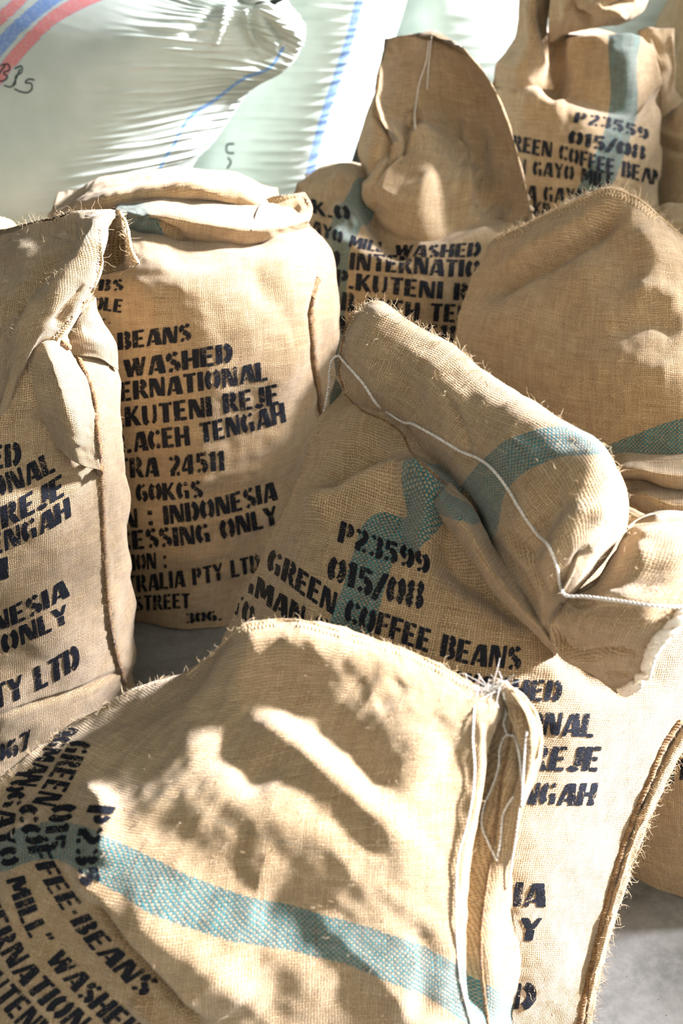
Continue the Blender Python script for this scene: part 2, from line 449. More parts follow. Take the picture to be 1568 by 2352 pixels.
# ------------------------------------------------------------------ stencil alphabet: strokes (points, thickness) in a cap-height box
def arc(cx, cy, rx, ry, a0, a1, n=9):
    return [(cx + rx * math.cos(math.radians(a0 + (a1 - a0) * i / n)), cy + ry * math.sin(math.radians(a0 + (a1 - a0) * i / n))) for i in range(n + 1)]
T = 0.23; t_ = 0.13
GL = {
 'A': (.80, [([(.10, 0), (.33, .96)], .15), ([(.68, 0), (.50, .98)], .26), ([(.30, .25), (.52, .25)], .11)]),
 'B': (.74, [([(.13, 0), (.13, 1)], T), (arc(.34, .75, .23, .18, 85, -80), .20), (arc(.34, .27, .27, .19, 80, -85), .21)]),
 'C': (.70, [(arc(.38, .5, .27, .42, 110, 250), T), (arc(.42, .5, .22, .43, 80, 35, 5), .17), (arc(.42, .5, .22, .43, -80, -35, 5), .17)]),
 'D': (.78, [([(.13, 0), (.13, 1)], T), (arc(.34, .5, .29, .41, 80, -80, 12), T)]),
 'E': (.66, [([(.13, 0), (.13, 1)], T), ([(.30, .93), (.60, .93)], t_), ([(.30, .51), (.54, .51)], t_), ([(.30, .07), (.62, .07)], t_)]),
 'F': (.62, [([(.13, 0), (.13, 1)], T), ([(.30, .93), (.60, .93)], t_), ([(.30, .50), (.54, .50)], t_)]),
 'G': (.78, [(arc(.38, .5, .27, .42, 110, 250), T), (arc(.42, .5, .22, .43, 80, 38, 5), .17), ([(.60, .02), (.60, .44)], .2), ([(.42, .44), (.70, .44)], .1)]),
 'H': (.80, [([(.13, 0), (.13, 1)], T), ([(.65, 0), (.65, 1)], T), ([(.29, .5), (.49, .5)], .14)]),
 'I': (.30, [([(.14, 0), (.14, 1)], T)]),
 'J': (.56, [([(.42, .22), (.42, 1)], T), (arc(.26, .24, .19, .18, 200, 330, 6), .17)]),
 'K': (.78, [([(.13, 0), (.13, 1)], T), ([(.32, .5), (.62, 1)], .15), ([(.36, .52), (.66, 0)], .23)]),
 'L': (.62, [([(.13, 0), (.13, 1)], T), ([(.30, .07), (.60, .07)], t_)]),
 'M': (.98, [([(.10, 0), (.12, 1)], .15), ([(.25, .98), (.45, .2)], .22), ([(.50, .2), (.66, .9)], .12), ([(.84, 0), (.82, 1)], T)]),
 'N': (.82, [([(.10, 0), (.10, 1)], .15), ([(.22, .98), (.58, .03)], .24), ([(.71, 0), (.71, 1)], .14)]),
 'O': (.80, [(arc(.34, .5, .22, .42, 105, 255, 12), T), (arc(.44, .5, .22, .42, 75, -75, 12), T)]),
 'P': (.70, [([(.13, 0), (.13, 1)], T), (arc(.33, .71, .24, .22, 82, -85), .20)]),
 'R': (.76, [([(.13, 0), (.13, 1)], T), (arc(.33, .74, .24, .19, 82, -85), .20), ([(.42, .45), (.66, 0)], .22)]),
 'S': (.66, [(arc(.34, .73, .20, .20, 30, 95, 5), .17), (arc(.33, .73, .20, .2, 115, 225, 7), .21), (arc(.33, .27, .22, .2, 55, -60, 8), .22), (arc(.32, .27, .2, .2, 215, 265, 5), .17), ([(.24, .58), (.44, .42)], .2)]),
 'T': (.70, [([(.35, 0), (.35, 1)], T), ([(.02, .93), (.20, .93)], t_), ([(.50, .93), (.68, .93)], t_)]),
 'U': (.78, [([(.13, .98), (.13, .36)] + arc(.32, .3, .19, .24, 200, 258, 4), .21), ([(.64, .98), (.64, .36)] + arc(.47, .3, .17, .24, -20, -75, 4), .14)]),
 'W': (1.0, [([(.08, .98), (.28, .03)], .22), ([(.32, .1), (.48, .75)], .12), ([(.52, .98), (.70, .03)], .22), ([(.76, .1), (.92, .98)], .13)]),
 'Y': (.76, [([(.10, .98), (.36, .5)], .22), ([(.44, .52), (.64, .98)], .14), ([(.38, 0), (.38, .48)], T)]),
 '0': (.74, [(arc(.32, .5, .20, .42, 105, 255, 12), T), (arc(.42, .5, .20, .42, 75, -75, 12), T)]),
 '1': (.42, [([(.26, 0), (.26, 1)], T), ([(.04, .80), (.14, .86)], .14)]),
 '2': (.68, [(arc(.30, .72, .18, .20, 165, 110, 4), .18), (arc(.34, .72, .22, .20, 85, -35, 7) + [(.16, .14)], .2), ([(.10, .07), (.38, .07)], .14), ([(.46, .08), (.64, .08)], .15)]),
 '3': (.66, [(arc(.30, .74, .2, .19, 150, 105, 4), .17), (arc(.32, .74, .21, .19, 80, -75), .2), (arc(.31, .27, .25, .2, 75, -80), .22), (arc(.3, .26, .2, .19, 205, 255, 4), .17)]),
 '4': (.74, [([(.50, 0), (.50, 1)], T), ([(.06, .28), (.34, .92)], .13), ([(.02, .25), (.36, .25)], .13), ([(.62, .25), (.72, .25)], .13)]),
 '5': (.68, [([(.14, .52), (.16, 1)], .16), ([(.28, .92), (.6, .92)], .15), (arc(.32, .31, .24, .24, 100, -75), .22), (arc(.3, .27, .2, .2, 205, 255, 4), .17)]),
 '6': (.70, [(arc(.36, .5, .24, .42, 100, 250), .22), (arc(.4, .28, .19, .22, 95, -85), .2), (arc(.38, .6, .2, .33, 80, 45, 4), .16)]),
 '7': (.64, [([(.06, .92), (.38, .92)], .15), ([(.56, .98), (.24, 0)], .22)]),
 '8': (.70, [(arc(.31, .74, .19, .18, 105, 255), .19), (arc(.39, .74, .19, .18, 75, -75), .19), (arc(.31, .26, .21, .2, 105, 255), .21), (arc(.39, .26, .21, .2, 75, -75), .21)]),
 '9': (.70, [(arc(.34, .5, .24, .42, -80, 70), .22), (arc(.3, .7, .19, .22, 275, 95), .2), (arc(.32, .4, .2, .33, 260, 225, 4), .16)]),
 '/': (.50, [([(.04, -.08), (.44, 1.05)], .2)]),
 '.': (.28, [([(.12, 0), (.12, .2)], .2)]),
 ':': (.30, [([(.14, .06), (.14, .28)], .2), ([(.14, .6), (.14, .82)], .2)]),
 '"': (.46, [([(.10, .72), (.12, 1)], .12), ([(.30, .72), (.32, 1)], .12)]),
 '-': (.30, [([(.04, .45), (.22, .45)], .14)]),
 ' ': (.42, []),
}
def stencil(info_list, parent, lines, off=0.0011, name='stencilled_lettering', cell=3.5):
    """lines: (text, baseline pixel points, cap vector at the start, cap vector at the end, bold)"""
    bvh = bvh_of(*info_list)
    bag = Bag()
    for ln in lines:
        text, base, c0, c1 = ln[:4]
        base = smooth_pts(base, 60) if len(base) > 2 else np.array([[base[0][0] + (base[1][0] - base[0][0]) * i / 59, base[0][1] + (base[1][1] - base[0][1]) * i / 59] for i in range(60)])
        seg = np.linalg.norm(np.diff(base, axis=0), axis=1); cum = np.concatenate([[0], np.cumsum(seg)]); Ltot = cum[-1]
        wid = [GL[ch][0] + 0.075 for ch in text]; W = sum(wid) - .075
        c0 = np.array(c0, float); c1 = np.array(c1, float)
        ch_px = (np.hypot(*c0) + np.hypot(*c1)) / 2
        k = Ltot / W                     # px per em along the baseline
        def place(x, y):
            s = x / W; L = s * Ltot
            bx = np.interp(L, cum, base[:, 0]); by = np.interp(L, cum, base[:, 1])
            if L < 0: bx += (base[1] - base[0])[0] / seg[0] * L; by += (base[1] - base[0])[1] / seg[0] * L
            if L > Ltot: bx += (base[-1] - base[-2])[0] / seg[-1] * (L - Ltot); by += (base[-1] - base[-2])[1] / seg[-1] * (L - Ltot)
            cc = c0 + (c1 - c0) * s
            return bx + cc[0] * y, by + cc[1] * y
        x0 = 0.0
        for ch, w in zip(text, wid):
            jx, jy = random.uniform(-.012, .012), random.uniform(-.02, .02)
            for pts, th in GL[ch][1]:
                th *= 1.36
                p = np.array(pts, float)
                if len(p) > 2: p = cr(np.c_[p, np.zeros(len(p))], max(8, len(p)))[:, :2]
                # resample by on-picture length
                sc = np.array([k, ch_px])
                sl = np.linalg.norm(np.diff(p * sc, axis=0), axis=1); cl = np.concatenate([[0], np.cumsum(sl)])
                n = max(2, int(cl[-1] / cell) + 1)
                q = np.stack([np.interp(np.linspace(0, cl[-1], n), cl, p[:, i]) for i in (0, 1)], 1)
                m = max(3, int(th * k / cell) + 1)
                tg = np.gradient(q, axis=0); tg /= np.linalg.norm(tg, axis=1, keepdims=True) + 1e-9
                nr = np.stack([-tg[:, 1], tg[:, 0]], 1)
                # flat cut ends for slanted stems: keep the edge direction horizontal
                if len(pts) == 2 and abs(pts[1][1] - pts[0][1]) > abs(pts[1][0] - pts[0][0]): nr = np.tile([[-1.0, 0.0]], (n, 1)) * np.sign(nr[:, :1] * -1 + 1e-9)
                grid = []; ok = True
                for a in range(n):
                    # rounded, uneven ends
                    e = min(a, n - 1 - a) / max(1, n - 1)
                    half = th / 2 * (0.86 if e == 0 else 1.0) * (1 + random.uniform(-.05, .05))
                    for b in range(m):
                        f = -1 + 2 * b / (m - 1)
                        X, Y = q[a] + nr[a] * half * f
                        px, py = place(x0 + X + jx, Y + jy)
                        grid.append(on(bvh, px, py, off))
                for a in range(n - 1):
                    for b in range(m - 1):
                        ids = [a * m + b, a * m + b + 1, (a + 1) * m + b + 1, (a + 1) * m + b]
                        vs4 = [grid[i] for i in ids]
                        if any(v is None for v in vs4): continue
                        if max((vs4[0] - vs4[2]).length, (vs4[1] - vs4[3]).length) > 0.022: continue
                        bag.add(np.array([tuple(v) for v in vs4]), np.array([[0, 1, 2, 3]]))
            x0 += w
    return bag.build(name, M_INK, parent, smooth=False, label='worn black stencilled lettering')

def cord(info_list, parent, pts, rad=0.0011, name='cotton_thread', off=0.002, free=None, mat=None, label=None, twist=True):
    """two-ply thread laid over the surface through pixel points; free: {index: Y} for points that hang in the air"""
    bvh = bvh_of(*info_list)
    if len(pts[0]) == 2: sm = [(a, b, None) for a, b in pts]
    else: sm = pts
    P3 = []
    lastY = None
    for i, (a, b, Y) in enumerate(sm):
        if Y is not None: P3.append(P(a, b, Y)); continue
        v = on(bvh, a, b, off)
        if v is None: continue
        P3.append(np.array(v))
    if len(P3) < 3: print('CORD LOST', name, pts[0]); return None
    c = cr(np.array(P3), max(30, len(P3) * 14))
    # keep it out of the cloth
    L = np.linalg.norm(np.diff(c, axis=0), axis=1).sum()
    bag = Bag()
    if twist:
        n = int(L / 0.0016); c = cr(c, n)
        Tn = np.gradient(c, axis=0); Tn /= np.linalg.norm(Tn, axis=1, keepdims=True)
        A = np.cross(Tn, [0.3, 0.2, 0.9]); A /= np.linalg.norm(A, axis=1, keepdims=True); B = np.cross(Tn, A)
        ph = np.arange(n) * 0.0016 * 2 * math.pi / 0.011
        for s in (0, math.pi):
            q = c + rad * 0.55 * (np.cos(ph + s)[:, None] * A + np.sin(ph + s)[:, None] * B)
            bag.add(*tube(q, rad * 0.75, 5))
    else:
        n = int(L / 0.004) + 3; bag.add(*tube(cr(c, n), rad, 6))
    return bag.build(name, mat or M_CORD, parent, label=label)

def line_on(bvh, pts, n, off):
    s = smooth_pts(pts, n) if len(pts) > 2 else np.array([[pts[0][0] + (pts[1][0] - pts[0][0]) * i / (n - 1), pts[0][1] + (pts[1][1] - pts[0][1]) * i / (n - 1)] for i in range(n)])
    out = [on(bvh, a, b, off) for a, b in s]
    return [np.array(v) for v in out if v is not None]
def braid(info_list, parent, pts, rad=0.0035, name='seam', mat=None, step=0.0022, label=None, off=0.001):
    """thick overcast seam: a jute cord wrapped by slanted stitches"""
    bvh = bvh_of(*info_list)
    q = line_on(bvh, pts, 60, off)
    if len(q) < 4: print('BRAID LOST', pts[0]); return
    c = cr(np.array(q), 160); L = np.linalg.norm(np.diff(c, axis=0), axis=1).sum()
    c = cr(c, max(20, int(L / step)))
    n = len(c)
    Tn = np.gradient(c, axis=0); Tn /= np.linalg.norm(Tn, axis=1, keepdims=True)
    A = np.cross(Tn, [0.3, 0.2, 0.9]); A /= np.linalg.norm(A, axis=1, keepdims=True); B = np.cross(Tn, A)
    ph = np.arange(n) * step * 2 * math.pi / 0.013
    bag = Bag()
    for s in (0, 2.09, 4.19):
        r = rad * 0.5 * (1 + 0.25 * np.sin(np.arange(n) * 0.37 + s))
        qq = c + r[:, None] * 1.0 * (np.cos(ph + s)[:, None] * A + np.sin(ph + s)[:, None] * B)
        bag.add(*tube(qq, rad * 0.5, 5))
    return bag.build(name, mat or M_SEAM, parent, label=label)
def overlock(info_list, parent, pts, width=12, gap=7.5, rad=0.0009, name='overlock_stitching', side=1):
    """zigzag hem stitches laid just inside a rim given in pixels"""
    bvh = bvh_of(*info_list)
    s = smooth_pts(pts, 400); sl = np.linalg.norm(np.diff(s, axis=0), axis=1); cum = np.concatenate([[0], np.cumsum(sl)])
    n = int(cum[-1] / gap)
    x = np.interp(np.linspace(0, cum[-1], n), cum, s[:, 0]); y = np.interp(np.linspace(0, cum[-1], n), cum, s[:, 1])
    tx, ty = np.gradient(x), np.gradient(y); l = np.hypot(tx, ty); nx, ny = -ty / l * side, tx / l * side
    bag = Bag()
    for i in range(n - 1):
        j = random.uniform(-1.5, 1.5)
        zig = [(x[i] + nx[i] * 1, y[i] + ny[i] * 1), ((x[i] + x[i+1]) / 2 + nx[i] * (width + j), (y[i] + y[i+1]) / 2 + ny[i] * (width + j)), (x[i+1] + nx[i+1] * 1, y[i+1] + ny[i+1] * 1)]
        for a, b in ((0, 1), (1, 2)):
            seg = []
            for f in (0, .33, .66, 1):
                v = on(bvh, zig[a][0] * (1 - f) + zig[b][0] * f, zig[a][1] * (1 - f) + zig[b][1] * f, 0.0006)
                if v is not None: seg.append(np.array(v))
            if len(seg) == 4 and np.linalg.norm(seg[0] - seg[-1]) < 0.03: bag.add(*tube(np.array(seg), rad, 4))
    return bag.build(name, M_STI, parent, kind='stuff')
def fuzz(info_list, parent, n_body, rims=(), per_px=0.35, name='loose_fibres', seed=1, length=(0.006, 0.018), rad=0.00022):
    """loose jute hairs, standing off the cloth and along its rims"""
    r = np.random.default_rng(seed)
    bag = Bag()
    def hair(p, nrm, L, up):
        d = r.normal(size=3); d -= nrm * d.dot(nrm) * (1 - 0.2); d /= np.linalg.norm(d) + 1e-9
        d = d * (1 - up) + nrm * up; d /= np.linalg.norm(d)
        c = r.normal(size=3) * 0.9
        t = np.linspace(0, 1, 5)[:, None]
        pts = p + d * L * t + (c - d * c.dot(d)) * L * 0.45 * t * t + r.normal(size=3) * L * 0.12 * np.sin(t * 6.0)
        bag.add(*tube(pts, np.array([1, 1, .9, .75, .4]) * rad, 3))
    tot = sum(i['G'].shape[0] * i['nf'] for i in info_list)
    for inf in info_list:
        G, N, nf = inf['G'], inf['N'], inf['nf']
        k = int(n_body * G.shape[0] * nf / tot)
        ii = r.integers(2, G.shape[0] - 2, k); jj = r.integers(1, nf - 1, k)
        for a, b in zip(ii, jj): hair(G[a, b], N[a, b], r.uniform(*length) * 0.8, r.uniform(0.05, 0.5))
    bvh = bvh_of(*info_list)
    for pts in rims:
        s = smooth_pts(pts, 300) if len(pts) > 2 else np.array(pts)
        sl = np.linalg.norm(np.diff(s, axis=0), axis=1); cum = np.concatenate([[0], np.cumsum(sl)])
        k = int(cum[-1] * per_px)
        t = r.uniform(0, cum[-1], k)
        x = np.interp(t, cum, s[:, 0]) + r.normal(0, 4, k); y = np.interp(t, cum, s[:, 1]) + r.normal(0, 4, k)
        for a, b in zip(x, y):
            v = None
            for q in ((0, 0), (6, 6), (-6, 6), (0, 12), (12, 0), (-12, 0)):
                v = on(bvh, a + q[0], b + q[1], 0)
                if v is not None: break
            if v is None: continue
            up = Vector((0, -0.3, 1)).normalized()
            hair(np.array(v), np.array(up), r.uniform(*length), r.uniform(0.2, 0.8))
    return bag.build(name, M_FIB, parent, kind='stuff', smooth=False)
# ------------------------------------------------------------------ the setting
def slab(name, x0, x1, y0, y1, z0, z1, mat):
    V = [(x, y, z) for x in (x0, x1) for y in (y0, y1) for z in (z0, z1)]
    F = [(0, 1, 3, 2), (4, 6, 7, 5), (0, 4, 5, 1), (2, 3, 7, 6), (0, 2, 6, 4), (1, 5, 7, 3)]
    o = mesh_obj(name, V, F, mat, smooth=False); o['kind'] = 'structure'; return o
slab('floor', -4, 4, -1.5, 5.2, -0.05, 0.0, M_CON)
slab('wall_back', -3.2, 3.0, 5.0, 5.12, 0.0, 3.4, M_WALL)
slab('wall_left', -3.32, -3.2, -1.5, 5.12, 0.0, 3.4, M_DARK)
slab('ceiling', -3.32, 3.12, -1.62, 5.12, 3.4, 3.5, M_WALL)
# unseen right wall: blockers and openings added to steer sun across the sacks
slab('shade_panel', 3.0, 3.12, 2.3, 2.72, 1.6, 2.12, M_DARK)  # added sun blocker, low enough to leave the plain sack's top lit
slab('shade_bar', 3.0, 3.12, 2.3, 2.72, 2.38, 2.64, M_DARK)  # added bar across the opening, shades the left sack
slab('shade_panel_mid', 3.0, 3.12, 2.72, 3.35, 1.6, 2.42, M_DARK)  # added taller blocker, keeps sun off the centre sacks
slab('shade_panel_back', 3.0, 3.12, 3.35, 5.12, 1.6, 2.15, M_DARK)  # added lower blocker, leaves sun on the back right sack's top
slab('wall_front', -3.2, 3.0, -1.62, -1.5, 0.0, 2.4, M_DARK)  # unseen; height set to hold back fill light from behind the camera
slab('wall_right', 3.0, 3.12, -1.62, 5.12, 0.0, 1.6, M_DARK)  # unseen; sill height set to shade the floor
slab('trim_1', 3.0, 3.12, -1.62, 5.12, 3.15, 3.4, M_DARK)

GB = 'filled burlap coffee sacks'
GW = 'white woven plastic sacks'
# ================================================================== white sacks
def pp_wrinkle(scale, amp, x0=None, x1=None):
    def f(U, V, px, py):
        r = np.random.default_rng(5)
        out = np.zeros_like(U)
        for i in range(26):
            L = scale * r.uniform(0.7, 1.9)
            ph = r.uniform(0, 6.28)
            warp = 0.7 * np.sin(U * 6.28 / r.uniform(.35, .8) + r.uniform(0, 6)) + 0.25 * np.sin(U * 6.28 / r.uniform(.08, .2) + r.uniform(0, 6))
            win = 0.5 + 0.5 * np.sin(U * 6.28 / r.uniform(.15, .5) + V * 6.28 / r.uniform(.1, .4) + r.uniform(0, 6))
            out += win * np.sin(V * 6.28 / L + ph + warp)
        out = out / 5.0 * amp
        out = np.where(out > 0, out, out * 0.5)
        if x0 is not None: out = out * np.clip((px - x0(py)) / (x1(py) - x0(py)), 0.05, 1)
        return out
    return f
def paint_pp(info, bands):
    """bands: (pixel points, halfwidth, code) written on the stripe attribute"""
    o = info['obj']; me = o.data
    G = info['G']; px, py = proj(G)
    n = len(me.vertices); st = np.full(n, 9.0); g = np.full(G.shape[:2], 9.0)
    for pts, w, code in bands:
        d, s, fr = pl_dist(px, py, smooth_pts(pts))
        g = np.where(d < w * 1.0, code + 0.5, g)
    g[:, info['nf']:] = 9.0
    st[:g.size] = g.ravel()
    me.attributes['stripe'].data.foreach_set('value', st.astype(np.float32))
def knot(parent, loc_pts, rad, mat, name='tied_neck'):
    bag = Bag()
    for pts, r in loc_pts: bag.add(*tube(cr(np.array([P(*p) for p in pts]), 24), r, 8))
    return bag.build(name, mat, parent)

tA = thing('woven_plastic_sack', 'large white woven sack with red and blue stripes and a tied neck, top left', 'sack', (-0.6, 2.9, 0), GW)
A = shell('body', [
  [(-500,900,3.05),(-300,960,2.85),(0,985,2.79),(250,950,2.84),(380,900,2.98)],
  [(-520,650,3.05),(-300,700,2.82),(0,720,2.74),(280,690,2.80),(405,600,2.98)],
  [(-520,400,3.08),(-300,500,2.85),(0,530,2.76),(260,490,2.80),(430,405,2.98)],
  [(-500,200,3.12),(-300,330,2.9),(0,400,2.78),(280,375,2.80),(430,345,2.89),(487,325,3.0)],
  [(-450,0,3.18),(-250,150,2.97),(50,270,2.82),(320,265,2.81),(490,235,2.89),(560,225,2.99)],
  [(-350,-150,3.2),(-150,0,3.02),(150,130,2.86),(400,140,2.83),(570,150,2.88),(648,165,2.97)],
  [(-100,-200,3.2),(50,-80,3.06),(280,10,2.91),(460,40,2.86),(610,60,2.88),(697,95,2.97)],
  [(250,-200,3.2),(330,-120,3.1),(430,-50,2.98),(530,-5,2.9),(620,15,2.89),(690,45,2.98)],
  [(480,-140,3.1),(520,-70,3.05),(565,-20,2.98),(600,-5,2.95),(640,0,2.96),(665,15,3.0)]],
  [.45,.5,.5,.48,.45,.4,.3,.2,.08], M_PP, tA, nf=300, nb=60, nv=420, noise=(.4, .004), fine=(.2, .001),
  feats=[('r',[(560,20),(600,60),(640,120)],14,.012),('r',[(590,10),(650,60),(690,90)],14,.012),('r',[(545,30),(560,80),(600,150)],12,-.010),('r',[(500,0),(470,40),(420,90)],12,-.008),('r',[(520,10),(510,60),(490,120)],10,.008),('r',[(575,20),(585,70),(610,130)],8,-.010),('r',[(600,20),(625,60),(660,110)],8,-.010),('r',[(560,22),(570,70),(590,110)],7,.008),('f',[(610,12),(660,60),(680,90)],26,.012)],
  extra=pp_wrinkle(0.022, 0.0036, lambda y: 250 - y * 0.45, lambda y: 480 - y * 0.6), seed=1)
paint_pp(A, [([(-60,85),(20,25),(75,-30),(150,-90)],15,0.),([(-40,165),(0,105),(60,45),(130,-10),(160,-30),(260,-90)],17,2.),([(-20,200),(0,172),(60,100),(130,35),(200,-2),(260,-25),(400,-70)],16,0.),
  ([(650,110),(620,155),(560,180),(500,225),(430,275),(400,330),(375,370),(355,420)],4.5,4.)])
def handwriting(infos, parent, strokes, rad=0.0016, name='handwriting', mat=None):
    bvh = bvh_of(*infos); bag = Bag()
    for s in strokes:
        q = line_on(bvh, s, 26, 0.0012)
        if len(q) > 3: bag.add(*tube(np.array(q), rad, 5))
    return bag.build(name, mat or M_MARK, parent, label='scrawled black marker letters')
handwriting([A], tA, [[(12,150),(2,165),(-8,180)],[(2,150),(20,148),(22,160),(8,168),(18,176),(8,186),(-4,186)],
  [(46,158),(38,180),(28,200)],[(34,158),(50,152),(50,166),(36,176),(36,192),(22,200),(10,196)],
  [(34,204),(46,210),(66,212),(74,204),(72,192),(58,190),(66,182),(80,184)]])
knot(tA, [([(545,5,2.93),(560,14,2.90),(585,18,2.89),(615,8,2.89),(640,-8,2.9)],.010),([(560,-5,2.92),(575,4,2.89),(600,6,2.88),(630,-4,2.89)],.009)], 0, M_PP)
knot(tA, [([(575,30,2.885),(590,12,2.875),(620,6,2.87),(648,-4,2.875),(655,-20,2.9)],.005)], 0, simple('dark_twine', (40, 52, 46), .8), 'neck_twine')

tB = thing('woven_plastic_sack', 'white woven sack with one broad blue line, behind the sack with a tied neck', 'sack', (-0.1, 3.25, 0), GW)
B = shell('body', [
  [(280,790,3.3),(420,835,3.18),(600,840,3.15),(720,790,3.3)],
  [(330,550,3.33),(450,580,3.2),(640,580,3.17),(760,530,3.32)],
  [(400,380,3.36),(520,400,3.22),(700,400,3.2),(815,340,3.34)],
  [(480,200,3.4),(600,210,3.27),(760,210,3.24),(872,170,3.37)],
  [(560,20,3.44),(680,20,3.32),(830,20,3.3),(937,-10,3.42)],
  [(640,-140,3.5),(740,-130,3.4),(880,-130,3.38),(960,-150,3.47)]],
  [.3,.35,.35,.33,.3,.2], M_PP, tB, nf=200, nb=40, nv=360, noise=(.4,.004), fine=(.2,.001), extra=pp_wrinkle(0.022, 0.003, lambda y: 560 - y * .6, lambda y: 860 - y * .7), seed=2)
paint_pp(B, [([(830,-20),(805,80),(770,190),(738,290),(712,400),(700,470)],10,2.)])
handwriting([B], tB, [[(538,330),(522,332),(522,350),(538,352)],[(524,362),(530,372),(522,386)]], .0022)

tC = thing('woven_plastic_sack', 'plain white woven sack at the back between the burlap flap and the twisted burlap sack', 'sack', (0.3, 3.75, 0), GW)
Cs = shell('body', [
  [(860,610,3.78),(960,645,3.65),(1150,645,3.65),(1260,610,3.78)],
  [(870,400,3.8),(970,420,3.66),(1150,420,3.66),(1260,400,3.8)],
  [(890,150,3.82),(980,160,3.68),(1150,160,3.68),(1260,140,3.8)],
  [(905,0,3.85),(1000,0,3.73),(1150,0,3.73),(1270,0,3.84)],
  [(960,-120,3.9),(1050,-125,3.82),(1150,-125,3.82),(1250,-120,3.9)]],
  [.3,.35,.35,.33,.2], M_PP, tC, nf=140, nb=40, nv=240, noise=(.4,.004), fine=(.2,.001), extra=pp_wrinkle(0.03, 0.0018), seed=3)
tD = thing('woven_plastic_sack', 'plain white woven sack at the very back, top right behind the twisted burlap', 'sack', (0.95, 3.95, 0), GW)
Ds = shell('body', [
  [(1290,535,4.13),(1380,562,4.00),(1600,562,4.00),(1700,535,4.13)],
  [(1290,380,4.15),(1380,400,4.01),(1600,400,4.01),(1700,380,4.15)],
  [(1310,150,4.17),(1400,160,4.03),(1590,160,4.03),(1700,140,4.15)],
  [(1330,-40,4.20),(1420,-40,4.08),(1580,-40,4.08),(1690,-50,4.19)],
  [(1380,-150,4.25),(1460,-160,4.17),(1560,-160,4.17),(1640,-150,4.25)]],
  [.3,.35,.35,.33,.2], M_PP, tD, nf=120, nb=40, nv=200, noise=(.4,.004), fine=(.2,.001), extra=pp_wrinkle(0.03, 0.0018), seed=4)

# ================================================================== back right burlap sacks
tR = thing('burlap_sack', 'burlap sack with twisted top and vertical teal stripe, standing at the back right', 'sack', (0.55, 3.05, 0), GB)
R = shell('body', [
  [(1150,880,3.1),(1250,930,2.95),(1370,935,2.93),(1460,920,2.97),(1520,860,3.1)],
  [(1140,700,3.1),(1240,730,2.95),(1370,735,2.92),(1470,710,2.97),(1525,660,3.1)],
  [(1140,520,3.12),(1240,540,2.97),(1370,540,2.93),(1460,520,2.98),(1506,480,3.1)],
  [(1140,400,3.14),(1240,400,3.0),(1370,400,2.96),(1460,390,3.0),(1516,350,3.1)],
  [(1140,290,3.17),(1220,290,3.06),(1330,295,3.01),(1440,300,3.03),(1512,260,3.12)],
  [(1130,205,3.2),(1200,200,3.12),(1290,222,3.08),(1370,262,3.05),(1440,272,3.06),(1508,225,3.14)],
  [(1130,190,3.23),(1200,195,3.16),(1290,224,3.13),(1370,258,3.10),(1440,262,3.09),(1512,200,3.16)],
  [(1160,130,3.24),(1220,150,3.22),(1300,160,3.19),(1370,170,3.14),(1440,160,3.12),(1512,160,3.18)],
  [(1190,70,3.26),(1250,80,3.25),(1320,85,3.22),(1390,80,3.18),(1440,78,3.18),(1490,110,3.22)]],
  [.3,.32,.32,.3,.28,.24,.2,.16,.1], M_BUR, tR, nf=180, nb=40, nv=220, seed=5, noise=(.12,.004),
  feats=[('r',[(1270,60),(1272,130),(1282,210),(1295,225)],24,-.07),('r',[(1400,90),(1320,100),(1290,150)],14,.012),('r',[(1190,230),(1300,240)],25,.012),
    ('r',[(1500,420),(1515,350),(1490,330)],16,.01),('r',[(1480,90),(1510,150),(1505,230)],12,.012)],
  stripes=[([(1428,60),(1432,150),(1430,260),(1410,330),(1380,400),(1340,470),(1310,530)],34,30)])
R2 = shell('neck_fold', [   # broad fold of the neck at the left
  [(1190,-60,3.22),(1225,-60,3.17),(1262,-60,3.22)],
  [(1192,30,3.2),(1225,30,3.15),(1262,20,3.2)],
  [(1172,110,3.18),(1215,100,3.12),(1255,90,3.18)],
  [(1135,160,3.18),(1200,165,3.10),(1262,160,3.16)],
  [(1130,200,3.2),(1200,205,3.12),(1272,205,3.14)]], .05, M_BUR, tR, nf=60, nb=24, nv=90, seed=6,
  feats=[('r',[(1215,-20),(1222,80),(1250,180)],12,.014),('r',[(1235,-20),(1250,80),(1268,180)],7,-.008)])
R3 = shell('twisted_neck', [
  [(1262,95,3.16),(1258,50,3.11),(1262,0,3.10),(1280,-60,3.16)],
  [(1300,80,3.13),(1300,40,3.07),(1300,0,3.06),(1310,-60,3.14)],
  [(1345,66,3.10),(1345,35,3.05),(1350,0,3.04),(1350,-60,3.12)],
  [(1390,64,3.08),(1400,30,3.02),(1410,-10,3.03),(1400,-60,3.12)],
  [(1430,55,3.10),(1440,20,3.04),(1450,-10,3.05),(1450,-60,3.13)],
  [(1475,20,3.14),(1482,0,3.11),(1485,-20,3.12),(1480,-60,3.16)],
  [(1492,-20,3.17),(1494,-35,3.16),(1494,-45,3.16),(1490,-60,3.18)]], .08, M_BUR, tR, nf=70, nb=24, nv=120, seed=7,
  feats=[('r',[(1300,-10),(1330,30),(1370,55)],9,-.018),('r',[(1310,30),(1345,10),(1400,20),(1440,40)],9,.012),('r',[(1380,14),(1420,8),(1460,0)],10,-.03),('r',[(1290,60),(1300,10),(1320,-20)],9,.010)])
